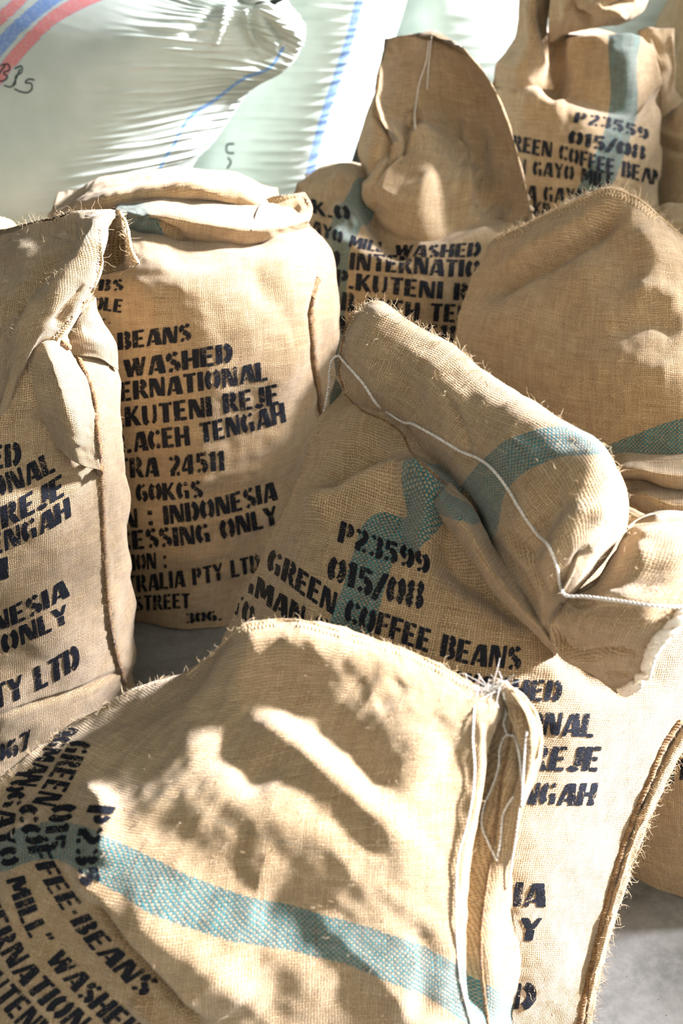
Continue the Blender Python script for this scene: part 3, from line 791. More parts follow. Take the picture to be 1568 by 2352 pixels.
stencil([R], tR, [
  ('P23559', [(1316,281),(1400,296),(1487,322)], (8,-24), (3,-26)),
  ('015/08', [(1303,330),(1395,348),(1480,368)], (6,-32), (3,-32)),
  ('GREEN COFFEE BEANS', [(1150,342),(1278,366),(1370,392),(1462,414),(1540,438)], (4,-36), (2,-36)),
  ('AGMAN GAYO MILL', [(1080,392),(1220,403),(1330,418),(1408,438)], (3,-36), (2,-34)),
  ('SUMATRA GAYO', [(1060,446),(1215,461),(1345,470)], (3,-38), (2,-36)),
  ('KP.', [(1222,499),(1272,503)], (3,-38), (2,-36))])

tR4 = thing('burlap_sack', 'burlap sack cut by the right edge, directly right of the twisted sack', 'sack', (0.95, 3.3, 0), GB)
Q1 = shell('body', [
  [(1490,870,3.3),(1560,905,3.12),(1680,905,3.1),(1800,860,3.3)],
  [(1490,650,3.3),(1560,680,3.12),(1680,690,3.1),(1810,640,3.3)],
  [(1500,450,3.32),(1560,470,3.15),(1680,480,3.12),(1810,430,3.3)],
  [(1505,320,3.34),(1560,330,3.2),(1680,320,3.18),(1800,290,3.32)],
  [(1495,270,3.36),(1560,250,3.26),(1660,240,3.25),(1780,230,3.34)],
  [(1500,250,3.4),(1560,225,3.34),(1660,215,3.34),(1770,215,3.38)]],
  [.1,.1,.1,.1,.08,.05], M_BUR, tR4, nf=90, nb=30, nv=120, seed=8, feats=[('r',[(1515,290),(1545,315),(1600,325)],9,.012),('r',[(1510,330),(1540,345),(1600,350)],9,-.012)])
Q2 = shell('mouth_flap', [
  [(1462,72,3.27),(1490,62,3.26),(1520,66,3.26),(1548,66,3.27)],
  [(1475,110,3.26),(1500,100,3.24),(1525,100,3.25),(1547,92,3.26)],
  [(1500,160,3.26),(1518,150,3.23),(1538,150,3.25),(1550,150,3.26)],
  [(1508,230,3.27),(1520,210,3.24),(1534,205,3.25),(1550,190,3.26)],
  [(1500,275,3.3),(1520,270,3.26),(1545,250,3.26),(1575,235,3.3)]], -.005, M_BUR, tR4, nf=50, nb=20, nv=80, seed=9,
  feats=[('r',[(1495,80),(1515,120),(1520,180)],9,-.012),('r',[(1540,75),(1546,130),(1543,190),(1525,220)],5,.006)])
tR5 = thing('burlap_sack', 'pale burlap sack at the top right corner, behind the others', 'sack', (1.1, 3.65, 0), GB)
Q3 = shell('body', [
  [(1480,690,3.73),(1560,715,3.58),(1700,715,3.58),(1800,690,3.73)],
  [(1480,400,3.74),(1560,410,3.60),(1700,410,3.58),(1810,400,3.73)],
  [(1495,150,3.78),(1560,150,3.64),(1690,150,3.63),(1800,140,3.76)],
  [(1505,60,3.80),(1560,30,3.70),(1680,30,3.68),(1790,30,3.78)],
  [(1525,10,3.83),(1570,-30,3.76),(1660,-40,3.76),(1770,-20,3.82)],
  [(1560,-20,3.86),(1590,-60,3.82),(1650,-70,3.82),(1740,-50,3.86)]],
  [.08,.08,.08,.08,.06,.04], M_BUR, tR5, nf=90, nb=30, nv=120, seed=10, feats=[('r',[(1540,20),(1545,100),(1530,160)],12,-.012)])

# ================================================================== open sack with the standing flap (centre back)
tK = thing('burlap_sack', 'open burlap sack whose wide flap stands up behind its stencilled front, centre back', 'sack', (0.12, 2.65, 0), GB)
K = shell('body', [
  [(720,1080,2.68),(820,1150,2.51),(960,1160,2.49),(1100,1150,2.51),(1200,1080,2.68)],
  [(715,900,2.68),(820,960,2.52),(960,970,2.48),(1100,960,2.52),(1212,900,2.68)],
  [(700,720,2.70),(800,770,2.54),(960,780,2.49),(1110,760,2.54),(1222,700,2.70)],
  [(680,590,2.74),(790,630,2.58),(950,640,2.52),(1110,610,2.58),(1226,540,2.72)],
  [(664,500,2.79),(770,545,2.65),(870,582,2.57),(1000,565,2.58),(1120,535,2.65),(1225,490,2.74)],
  [(672,450,2.83),(770,490,2.72),(870,570,2.62),(1000,553,2.63),(1120,510,2.70),(1222,478,2.78)],
  [(692,412,2.87),(785,385,2.84),(860,440,2.78),(1000,480,2.76),(1120,465,2.78),(1215,450,2.81)],
  [(730,400,2.92),(790,368,2.90),(850,385,2.88),(980,450,2.86),(1110,450,2.86),(1200,440,2.86)]],
  [.3,.32,.32,.3,.24,.18,.1,.05], M_BUR, tK, nf=220, nb=50, nv=240, seed=11, noise=(.12,.004),
  feats=[('r',[(845,440),(860,500),(905,560),(960,570)],26,-.03),('r',[(760,470),(800,500),(860,560)],18,.012)],
  stripes=[([(840,440),(800,510),(775,560),(762,650),(758,760),(756,900)],34,32)])
F1 = shell('standing_flap', [
  [(884,90,2.87),(930,81,2.85),(985,76,2.85),(1045,95,2.86),(1092,138,2.86)],
  [(870,165,2.83),(930,160,2.89),(1000,160,2.91),(1075,170,2.89),(1128,192,2.80)],
  [(864,250,2.81),(915,260,2.88),(1000,250,2.9),(1090,275,2.86),(1165,275,2.75)],
  [(898,330,2.79),(930,345,2.81),(985,320,2.80),(1075,360,2.83),(1150,370,2.77),(1196,382,2.71)],
  [(870,430,2.77),(905,440,2.73),(970,430,2.68),(1060,430,2.74),(1130,440,2.76),(1213,455,2.69)],
  [(862,490,2.73),(910,530,2.66),(970,552,2.64),(1050,545,2.67),(1120,520,2.70),(1223,505,2.69)],
  [(870,520,2.72),(910,552,2.68),(970,566,2.66),(1050,556,2.69),(1120,530,2.72),(1222,520,2.73)]],
  -.004, M_BUR, tK, nf=180, nb=20, nv=200, seed=12, noise=(.1,.003),
  feats=[('r',[(965,275),(935,350),(900,430),(880,490)],30,.035),('r',[(950,250),(938,320),(925,380)],16,-.03),('r',[(1068,260),(1072,380),(1068,520)],16,.018),
     ('r',[(1100,300),(1105,400),(1100,490)],20,-.012),('r',[(1150,450),(1135,480),(1128,530)],24,-.03),('r',[(1110,140),(1165,240),(1195,340),(1215,450)],7,.006),('r',[(893,95),(912,140)],9,.008),
     ('r',[(1090,190),(1140,290),(1170,380)],14,-.014)])
F2 = shell('side_fold', [
  [(864,205,2.86),(872,215,2.85),(884,230,2.87)],
  [(842,260,2.88),(868,260,2.83),(900,300,2.85)],
  [(826,320,2.88),(868,320,2.80),(910,350,2.82)],
  [(828,375,2.87),(860,380,2.79),(905,400,2.80)],
  [(836,405,2.86),(860,420,2.79),(890,450,2.78)]], -.006, M_BUR, tK, nf=50, nb=16, nv=60, seed=13,
  feats=[('r',[(868,215),(862,270),(892,330),(910,380)],8,.008)])
F3 = shell('inner_fold', [
  [(850,400,2.80),(880,350,2.80),(925,335,2.82)],
  [(832,425,2.78),(870,395,2.75),(915,400,2.77)],
  [(835,450,2.76),(865,450,2.72),(895,460,2.73)],
  [(850,480,2.75),(865,490,2.72),(885,500,2.71)]], -.006, M_BUR, tK, nf=50, nb=16, nv=50, seed=14,
  feats=[('r',[(845,410),(840,440),(860,480)],7,.008)])
stencil([K], tK, [
  ('K.O', [(716,488),(745,498),(806,506)], (0,-32), (-6,-34)),
  ('GAYO MILL', [(690,528),(745,546),(800,566),(880,582)], (2,-34), (8,-22)),
  ('WASHED', [(905,588),(1000,592),(1102,590)], (6,-26), (5,-34)),
  ('TO INTERNATIONAL', [(716,606),(803,620),(930,628),(1074,637),(1200,634)], (4,-40), (3,-40)),
  ('KP.KUTENI REJE', [(728,650),(800,664),(910,678),(1030,688),(1170,692)], (4,-40), (3,-40)),
  ('KAB.ACEH TENGAH', [(712,700),(780,712),(880,728),(967,737),(1060,742),(1190,742)], (4,-42), (3,-42)),
  ('SUMATRA 24511', [(660,742),(780,766),(900,782),(1045,790)], (3,-42), (2,-42)),
  ('60KGS', [(800,822),(960,838)], (3,-42), (2,-42))])
cord([F1, K], tK, [(990,84),(986,120),(982,170),(980,205)], .0016, label='white cotton thread')
cord([F1, K], tK, [(984,92),(975,150),(962,190),(954,240),(953,298)], .0016, label='white cotton thread')

# small sacks barely in view
tN = thing('burlap_sack', 'small visible top of a burlap sack at the left edge, behind the left sack', 'sack', (-0.75, 2.5, 0), GB)
N1 = shell('body', [
  [(-420,1150,2.6),(-250,1230,2.42),(-80,1200,2.42),(10,1150,2.55)],
  [(-420,800,2.6),(-250,830,2.42),(-80,820,2.43),(30,800,2.56)],
  [(-400,600,2.62),(-250,600,2.47),(-80,590,2.47),(45,570,2.58)],
  [(-360,520,2.66),(-230,500,2.55),(-80,500,2.54),(0,505,2.57),(54,530,2.62)],
  [(-330,500,2.7),(-230,480,2.63),(-80,485,2.62),(-10,496,2.62),(40,522,2.66)]],
  [.08,.08,.08,.06,.04], M_BUR, tN, nf=80, nb=30, nv=110, seed=15, feats=[('r',[(-60,520),(0,545),(30,560)],9,-.01)])
cord([N1], tN, [(8,502),(14,530),(16,560),(14,585)], .0022, label='white cotton thread')
tO = thing('burlap_sack', 'barely visible burlap sack rim at the right edge, above the large plain sack', 'sack', (0.75, 2.72, 0), GB)
O1 = shell('body', [
  [(1400,1020,2.8),(1500,1060,2.66),(1700,1060,2.66),(1800,1000,2.8)],
  [(1410,750,2.8),(1500,780,2.66),(1700,780,2.66),(1800,740,2.8)],
  [(1440,580,2.82),(1520,590,2.7),(1700,590,2.7),(1800,560,2.8)],
  [(1478,515,2.84),(1530,500,2.76),(1700,490,2.74),(1790,490,2.82)],
  [(1482,500,2.88),(1530,478,2.84),(1700,468,2.82),(1780,475,2.86)]],
  [.2,.2,.18,.1,.04], M_BUR, tO, nf=80, nb=30, nv=110, seed=16, feats=[('r',[(1482,502),(1520,482),(1600,476)],6,.010),('r',[(1490,515),(1530,498),(1600,490)],8,-.012)])
# ================================================================== centre-left sack with the long text
tM = thing('burlap_sack', 'upright burlap sack with fully visible stencilled lines and folded top, centre left', 'sack', (-0.25, 2.3, 0), GB)
Mb = shell('body', [
  [(150,1330,2.35),(250,1400,2.18),(420,1447,2.1),(560,1430,2.13),(650,1370,2.25)],
  [(130,1150,2.35),(240,1210,2.17),(430,1245,2.08),(600,1215,2.12),(705,1130,2.27)],
  [(120,950,2.36),(240,990,2.17),(450,1010,2.09),(650,980,2.14),(760,920,2.29)],
  [(120,780,2.38),(240,800,2.2),(450,800,2.12),(660,770,2.17),(779,725,2.33)],
  [(130,650,2.42),(260,650,2.23),(450,650,2.17),(640,630,2.22),(768,620,2.37)],
  [(160,570,2.46),(300,575,2.27),(450,600,2.22),(620,570,2.26),(735,545,2.42)],
  [(190,540,2.5),(300,532,2.33),(450,560,2.29),(600,548,2.32),(712,515,2.44)],
  [(210,530,2.54),(310,524,2.39),(450,550,2.35),(600,536,2.37),(690,512,2.48)],
  [(240,530,2.58),(330,526,2.45),(450,548,2.42),(580,536,2.44),(660,516,2.52)]],
  [.25,.28,.28,.26,.22,.16,.12,.08,.05], M_BUR, tM, nf=240, nb=50, nv=260, seed=21, noise=(.12,.004),
  feats=[('r',[(330,560),(450,590),(560,575),(660,530)],26,-.010),('r',[(640,560),(700,620),(720,720)],30,.008),('r',[(560,620),(640,700),(700,780)],26,-.008),
    ('r',[(722,640),(715,760),(735,960),(700,1150)],7,-.006),('r',[(300,620),(350,700),(360,800)],26,.006),
    ('r',[(430,1110),(640,1070)],14,.004),('r',[(420,1150),(650,1110)],10,-.004),('r',[(430,1290),(640,1240)],14,.004),('r',[(300,1225),(640,1170)],10,.003)])
M2 = shell('middle_fold', [
  [(262,520,2.40),(262,490,2.38),(268,470,2.44)],
  [(330,545,2.35),(335,500,2.32),(345,462,2.42)],
  [(440,572,2.33),(450,515,2.29),(450,466,2.41)],
  [(540,574,2.33),(550,530,2.28),(555,480,2.40)],
  [(630,558,2.36),(640,525,2.32),(640,480,2.42)],
  [(705,520,2.43),(708,505,2.41),(706,490,2.46)]], .08, M_BUR, tM, nf=60, nb=24, nv=120, seed=22,
  feats=[('r',[(300,520),(345,510),(380,525),(420,548)],9,-.022),('r',[(275,500),(310,505),(340,490)],9,-.012)],
  stripes=[([(270,480),(300,540),(350,600)],60,60)])
M3 = shell('rear_fold', [
  [(108,505,2.56),(110,495,2.55),(122,485,2.58)],
  [(200,510,2.50),(200,470,2.47),(212,430,2.55)],
  [(320,500,2.46),(325,450,2.43),(335,402,2.54)],
  [(440,500,2.44),(450,440,2.42),(452,396,2.54)],
  [(540,510,2.43),(548,450,2.42),(545,412,2.54)],
  [(605,510,2.45),(612,480,2.44),(606,452,2.54)],
  [(640,500,2.5),(640,480,2.49),(630,465,2.54)]], .1, M_BUR, tM, nf=70, nb=24, nv=140, seed=23,
  feats=[('r',[(180,490),(300,440),(440,430),(560,470)],14,.008),('r',[(220,500),(330,470),(470,470),(600,500)],9,-.010)])
M4 = shell('ear_corner', [
  [(598,462,2.47),(630,456,2.46),(665,452,2.46),(700,447,2.48)],
  [(590,490,2.44),(630,490,2.43),(670,485,2.43),(716,470,2.46)],
  [(570,525,2.39),(625,520,2.38),(670,512,2.40),(717,492,2.45)],
  [(560,550,2.35),(620,545,2.34),(670,532,2.38),(708,512,2.43)]], -.006, M_BUR, tM, nf=60, nb=20, nv=60, seed=24,
  feats=[('r',[(610,475),(640,495),(690,470)],11,-.02),('r',[(575,535),(595,495),(605,462)],7,.008),('r',[(600,455),(650,452),(700,446),(712,480)],5,.006)])
braid([Mb], tM, [(728,640),(714,690),(715,760),(722,850),(736,930),(742,962)], .0075, label='dark brown overcast side seam')
stencil([Mb], tM, [
  ('BEANS', [(272,805),(438,783)], (-2,-40), (2,-40)),
  ('" WASHED', [(238,880),(300,868),(420,850),(535,832)], (-2,-44), (-2,-45)),
  ('INTERNATIONAL', [(186,938),(278,923),(450,900),(615,873)], (-2,-44), (-3,-44)),
  ('KP.KUTENI REJE', [(200,992),(290,981),(470,958),(642,927)], (-2,-46), (-4,-46)),
  ('KAB.ACEH TENGAH', [(190,1058),(290,1041),(480,1015),(657,970)], (-2,-46), (-6,-46)),
  ('SUMATRA 24511', [(130,1116),(290,1098),(400,1092),(516,1080)], (-2,-46), (-2,-46)),
  ('NETTO 60KGS', [(140,1172),(285,1156),(465,1144)], (-2,-42), (-2,-40)),
  ('ORIGIN : INDONESIA', [(150,1228),(315,1212),(480,1190),(637,1148)], (-2,-44), (-6,-44)),
  ('PROCESSING ONLY', [(170,1280),(298,1263),(480,1245),(640,1203)], (-2,-44), (-7,-44)),
  ('DESTINATION :', [(140,1320),(298,1311),(384,1306)], (-2,-38), (-2,-38)),
  ('AUSTRALIA PTY LTD', [(215,1372),(340,1358),(470,1340),(600,1312)], (-2,-40), (-4,-40)),
  ('STREET', [(310,1404),(437,1396)], (-1,-36), (-1,-34)),
  ('306.', [(425,1432),(510,1424)], (-1,-24), (-1,-24)),
  ('BS', [(226,668),(282,668)], (4,-26), (4,-26)), ('OLE', [(210,712),(280,718)], (4,-32), (4,-30)), ('K-', [(218,745),(256,750)], (3,-16), (3,-16))])
overlock([M4, M3], tM, [(598,462),(640,455),(700,448),(716,470)], 7, 7)
cord([M4, M3, M2], tM, [(612,452),(600,472),(588,500),(578,528)], .0016, label='white cotton thread')

# ================================================================== left sack
tL = thing('burlap_sack', 'burlap sack at the left edge with overstitched mouth folded over and a side seam', 'sack', (-0.75, 1.95, 0), GB)
Lb = shell('body', [
  [(-380,1600,1.91),(-250,1760,1.74),(-50,1800,1.70),(130,1735,1.765),(262,1650,1.86),(312,1572,1.95)],
  [(-390,1400,1.92),(-260,1530,1.75),(-50,1560,1.70),(130,1510,1.75),(256,1440,1.84),(306,1390,1.95)],
  [(-390,1150,1.94),(-260,1230,1.77),(-50,1250,1.71),(130,1210,1.76),(238,1160,1.85),(290,1130,1.96)],
  [(-380,930,1.98),(-240,980,1.81),(-50,1000,1.75),(110,970,1.78),(220,940,1.87),(277,930,1.98)],
  [(-350,790,2.02),(-200,830,1.87),(-50,850,1.80),(90,830,1.81),(190,830,1.88),(270,835,2.0)],
  [(-300,710,2.06),(-180,730,1.93),(-50,750,1.87),(80,760,1.87),(165,765,1.91),(246,770,2.02)],
  [(-250,690,2.12),(-150,700,2.0),(-50,720,1.95),(80,730,1.93),(150,730,1.96),(205,705,2.04)]],
  [.3,.3,.3,.28,.24,.15,.06], M_BUR, tL, nf=240, nb=40, nv=260, seed=31, noise=(.12,.004),
  feats=[('s',[(285,1580),(255,1450),(240,1300),(234,1150),(226,1010),(216,930),(196,870),(165,815),(135,785)],4,.010,40),
    ('r',[(150,850),(180,950),(190,1050)],36,-.010),('r',[(75,800),(60,900),(90,960)],26,.008),('r',[(180,760),(215,745),(240,780)],16,-.006),
    ('r',[(0,1640),(150,1600),(300,1530)],6,-.006),('r',[(245,1100),(252,1250),(268,1400)],14,-.006)])
L2 = shell('folded_mouth', [
  [(-260,560,2.12),(-100,545,2.08),(0,538,2.05),(70,515,2.02),(130,497,2.0),(200,482,1.97),(250,479,1.97),(290,492,2.0)],
  [(-260,640,2.02),(-100,600,1.99),(0,590,1.97),(60,575,1.94),(120,555,1.92),(180,535,1.90),(215,525,1.89),(240,522,1.93)],
  [(-260,760,1.93),(-100,690,1.90),(-10,680,1.88),(50,650,1.87),(110,635,1.86),(170,615,1.83),(205,610,1.83),(232,610,1.88)],
  [(-260,900,1.86),(-100,820,1.83),(-30,800,1.81),(30,745,1.81),(80,715,1.80),(140,690,1.79),(180,685,1.80),(205,680,1.86)],
  [(-260,1000,1.82),(-100,960,1.79),(-30,930,1.77),(10,850,1.78),(50,800,1.78),(95,775,1.77),(130,770,1.79),(150,762,1.85)],
  [(-260,1100,1.80),(-100,1060,1.77),(-40,1020,1.75),(0,940,1.76),(30,880,1.77),(65,830,1.77),(90,805,1.79),(115,790,1.84)],
  [(-260,1200,1.80),(-120,1150,1.79),(-60,1100,1.78),(-15,1020,1.78),(15,950,1.79),(45,880,1.80),(65,850,1.82),(90,820,1.86)]],
  -.006, M_BUR, tL, nf=240, nb=24, nv=240, seed=32, noise=(.12,.004),
  feats=[('r',[(10,760),(90,640),(170,550),(200,500)],24,-.016),('r',[(30,830),(90,690),(190,590),(225,510)],26,.014),('r',[(130,760),(160,700),(195,650)],14,-.012),
    ('r',[(-60,560),(60,600),(120,570)],30,-.008),('r',[(115,500),(150,530),(170,490)],12,-.008)])
L3 = shell('frayed_corner', [
  [(262,486,1.985),(272,484,1.975),(284,488,1.97)],
  [(240,520,1.965),(262,524,1.96),(290,530,1.925)],
  [(230,570,1.95),(264,575,1.95),(302,580,1.90)],
  [(234,632,1.93),(275,625,1.93),(318,608,1.885)]], -.005, M_BUR, tL, nf=50, nb=20, nv=60, seed=33,
  feats=[('r',[(258,520),(262,560),(262,620)],16,-.022),('r',[(282,490),(292,540),(308,590),(318,612)],6,.007),('r',[(238,515),(230,570),(234,630)],5,.006)])
L4 = shell('shoulder_fold', [
  [(196,700,1.90),(210,692,1.91),(222,700,1.95)],
  [(150,765,1.87),(195,735,1.88),(240,738,1.96)],
  [(140,790,1.86),(200,780,1.87),(264,790,1.97)],
  [(150,815,1.86),(205,820,1.88),(272,850,1.98)]], .03, M_BUR, tL, nf=60, nb=20, nv=60, seed=34,
  feats=[('r',[(190,760),(215,755),(245,775)],12,-.012)])
L5 = shell('side_gusset_lip', [
  [(126,770,1.83),(140,768,1.82),(156,772,1.85)],
  [(72,785,1.80),(110,800,1.77),(165,815,1.83)],
  [(66,830,1.79),(120,850,1.75),(198,870,1.82)],
  [(70,890,1.78),(140,910,1.74),(214,935,1.81)],
  [(90,950,1.775),(150,980,1.74),(222,1000,1.80)],
  [(110,1010,1.785),(170,1060,1.765),(228,1080,1.81)]], -.008, M_BUR, tL, nf=90, nb=20, nv=110, seed=35,
  feats=[('r',[(80,790),(130,780),(160,800)],8,.004),('r',[(135,930),(170,960),(190,1040)],24,.005),('r',[(90,840),(130,880),(150,900)],26,-.008)])
braid([Lb, L5], tL, [(140,785),(170,812),(196,860),(214,915),(223,1000),(230,1080),(234,1160),(240,1300),(254,1440),(268,1510),(286,1570)], .0052, label='brown overcast side seam')
overlock([L2], tL, [(236,525),(232,600),(206,680),(160,745),(126,780)], 8, 7, side=1)
braid([L2, Lb, L3], tL, [(231,560),(229,620),(206,678),(155,750),(122,786)], .0030, mat=M_STI, name='rim_cord', label='pale jute rim cord')
braid([L3], tL, [(276,489),(288,512),(296,550),(306,585),(317,607),(296,620)], .0034, mat=M_STI, name='rim_cord', label='pale frayed jute rim')
cord([L2], tL, [(238,480),(262,480),(280,490),(287,500)], .0022, label='white cotton thread')
stencil([Lb, L5], tL, [
  ('WASHED', [(-190,1120),(-60,1090),(50,1066)], (0,-52), (-2,-54)),
  ('INTERNATIONAL', [(-330,1230),(-150,1195),(0,1140),(70,1112),(128,1082)], (0,-48), (-14,-46)),
  ('KUTENI REJE', [(-270,1290),(-100,1255),(20,1208),(90,1172),(150,1136)], (0,-54), (-6,-50)),
  ('ACEH TENGAH', [(-240,1350),(-90,1305),(10,1266),(90,1230),(164,1186)], (0,-50), (-6,-46)),
  ('24511', [(-190,1385),(-60,1350),(20,1328)], (0,-50), (-2,-50)),
  (': INDONESIA', [(-220,1530),(-80,1485),(10,1445),(90,1407),(158,1370)], (-4,-44), (-8,-42)),
  ('SING ONLY', [(-160,1560),(-50,1525),(20,1496),(90,1462),(160,1428)], (-4,-46), (-8,-42)),
  ('AUSTRALIA PTY LTD', [(-420,1740),(-200,1700),(0,1626),(90,1585),(185,1532)], (-2,-56), (-6,-54)),
  ('2067', [(-50,1760),(20,1742),(70,1716)], (0,-42), (-2,-42))])
fuzz([L2, Lb], tL, 500, [[(0,538),(120,497),(200,480),(250,476)],[(232,560),(229,620),(206,678),(155,750),(122,786)],[(10,830),(60,700),(140,620)],[(225,930),(232,1160),(254,1440)]], .4, seed=3)
fuzz([L3], tL, 20, [[(276,489),(290,512),(298,550),(308,585),(318,607)],[(240,515),(232,570),(236,630)]], .45, seed=4, name='frayed_threads')

# ================================================================== large plain sack on the right
tS = thing('burlap_sack', 'large plain burlap sack with overstitched peaked mouth and teal band, upper right', 'sack', (0.5, 2.3, 0), GB)
Sb = shell('body', [
  [(1060,1400,2.22),(1200,1530,2.07),(1400,1560,1.97),(1600,1560,1.95),(1720,1450,2.06)],
  [(1050,1150,2.24),(1200,1270,2.10),(1400,1290,1.99),(1600,1300,1.95),(1730,1200,2.07)],
  [(1060,1050,2.24),(1200,1150,2.11),(1400,1170,1.99),(1600,1210,1.95),(1740,1140,2.06)],
  [(1045,900,2.27),(1200,980,2.13),(1400,1050,2.01),(1600,1062,1.96),(1750,1020,2.05)],
  [(1035,795,2.29),(1150,830,2.18),(1350,880,2.06),(1560,900,1.99),(1750,900,2.07)],
  [(1064,690,2.32),(1180,710,2.22),(1350,750,2.13),(1530,750,2.07),(1740,750,2.13)],
  [(1100,610,2.34),(1220,610,2.27),(1360,620,2.20),(1510,620,2.16),(1690,650,2.20)],
  [(1126,560,2.36),(1230,525,2.32),(1340,500,2.28),(1450,500,2.24),(1640,575,2.26)],
  [(1138,546,2.37),(1225,503,2.35),(1340,452,2.32),(1400,430,2.30),(1455,450,2.28),(1520,500,2.27),(1600,572,2.28)],
  [(1142,550,2.39),(1225,508,2.37),(1340,457,2.34),(1400,435,2.32),(1455,455,2.30),(1520,505,2.29),(1598,577,2.30)]],
  [.35,.38,.38,.36,.32,.24,.16,.06,.02,.01], M_BUR, tS, nf=300, nb=50, nv=320, seed=41, noise=(.16,.0035),
  feats=[('r',[(1435,470),(1360,535),(1260,595),(1150,655),(1110,690)],20,-.034),('r',[(1420,450),(1330,510),(1230,560),(1150,610)],24,.010),
    ('r',[(1400,560),(1330,640),(1220,700),(1100,770)],40,.010),('r',[(1568,700),(1500,670),(1440,690)],26,.012),('r',[(1568,760),(1480,740),(1400,770)],26,-.012),
    ('r',[(1100,900),(1200,960),(1300,1030)],30,-.006),('r',[(1568,860),(1450,830),(1330,850)],40,.008),('r',[(1460,520),(1500,600),(1470,690)],30,.010)],
  stripes=[([(1340,1092),(1400,1056),(1470,1034),(1568,1008),(1700,985)],26,58)])
for k, (ra, rb, rc, sd) in enumerate([((1396,1072,1.99),(1480,1075,1.93),(1600,1085,1.91), 42), ((1420,1130,1.97),(1480,1130,1.92),(1600,1150,1.90), 43)]):
    dy = (1112 - 1075) if k == 0 else 48
    s_ = shell('rolled_fold', [
      [(ra[0],ra[1]+6,ra[2]),(ra[0]+1,ra[1],ra[2]-.01),(ra[0]+4,ra[1]-6,ra[2])],
      [(ra[0]+25,ra[1]+26,ra[2]-.01),(ra[0]+28,ra[1]+4,ra[2]-.05),(ra[0]+30,ra[1]-16,ra[2]-.01)],
      [(rb[0],rb[1]+dy*.8,rb[2]),(rb[0],rb[1]+8,rb[2]-.035),(rb[0],rb[1]-18,rb[2]+.02)],
      [(rc[0]-60,rc[1]+dy,rc[2]),(rc[0]-60,rc[1]+8,rc[2]-.035),(rc[0]-60,rc[1]-24,rc[2]+.02)],
      [(rc[0],rc[1]+dy,rc[2]),(rc[0],rc[1]+8,rc[2]-.035),(rc[0],rc[1]-24,rc[2]+.02)],
      [(rc[0]+100,rc[1]+dy-12,rc[2]+.05),(rc[0]+102,rc[1]-2,rc[2]+.02),(rc[0]+100,rc[1]-30,rc[2]+.07)],
      [(rc[0]+150,rc[1]+dy-48,rc[2]+.13),(rc[0]+152,rc[1]-40,rc[2]+.11),(rc[0]+150,rc[1]-52,rc[2]+.14)]], .05, M_BUR, tS, nf=50, nb=24, nv=110, seed=sd, uvswap=False)
overlock([Sb], tS, [(1140,548),(1225,505),(1340,455),(1400,433),(1455,452),(1520,502),(1568,545)], 17, 9, side=1)
braid([Sb], tS, [(1140,549),(1225,506),(1340,456),(1400,434),(1455,453),(1520,503),(1568,546)], .0017, mat=M_STI, name='rim_cord', label='pale jute rim cord')
fuzz([Sb], tS, 700, [[(1140,546),(1225,503),(1340,452),(1400,430),(1455,450),(1520,500),(1568,545)]]*2, .5, seed=5)
fuzz([Sb], tS, 10, [[(1040,800),(1064,690),(1100,610),(1126,560)]], .3, seed=6, name='edge_fibres')

# ================================================================== bottom right sack
tH = thing('burlap_sack', 'sunlit burlap sack at the right edge standing on the concrete floor, lower right', 'sack', (0.72, 1.75, 0), GB)
Hb = shell('body', [
  [(1420,2005,1.515),(1500,2040,1.48),(1600,2075,1.445),(1900,2090,1.44),(2020,2000,1.52)],
  [(1400,1900,1.54),(1490,1925,1.49),(1600,1950,1.45),(1900,1960,1.45),(2030,1880,1.54)],
  [(1400,1730,1.56),(1490,1745,1.50),(1600,1760,1.465),(1900,1760,1.46),(2020,1700,1.56)],
  [(1410,1590,1.60),(1500,1590,1.54),(1600,1600,1.50),(1880,1600,1.50),(2000,1570,1.58)],
  [(1440,1480,1.65),(1520,1470,1.61),(1620,1470,1.58),(1860,1470,1.58),(1960,1480,1.64)]],
  [.3,.3,.3,.24,.12], M_BUR, tH, nf=140, nb=40, nv=160, seed=51, uvo=(.0,.0))
stencil([Hb], tH, [('TENI', [(1516,1806),(1600,1784),(1680,1780)], (4,-48), (2,-50)), ('A', [(1540,1722),(1575,1718)], (4,-40), (4,-40))])

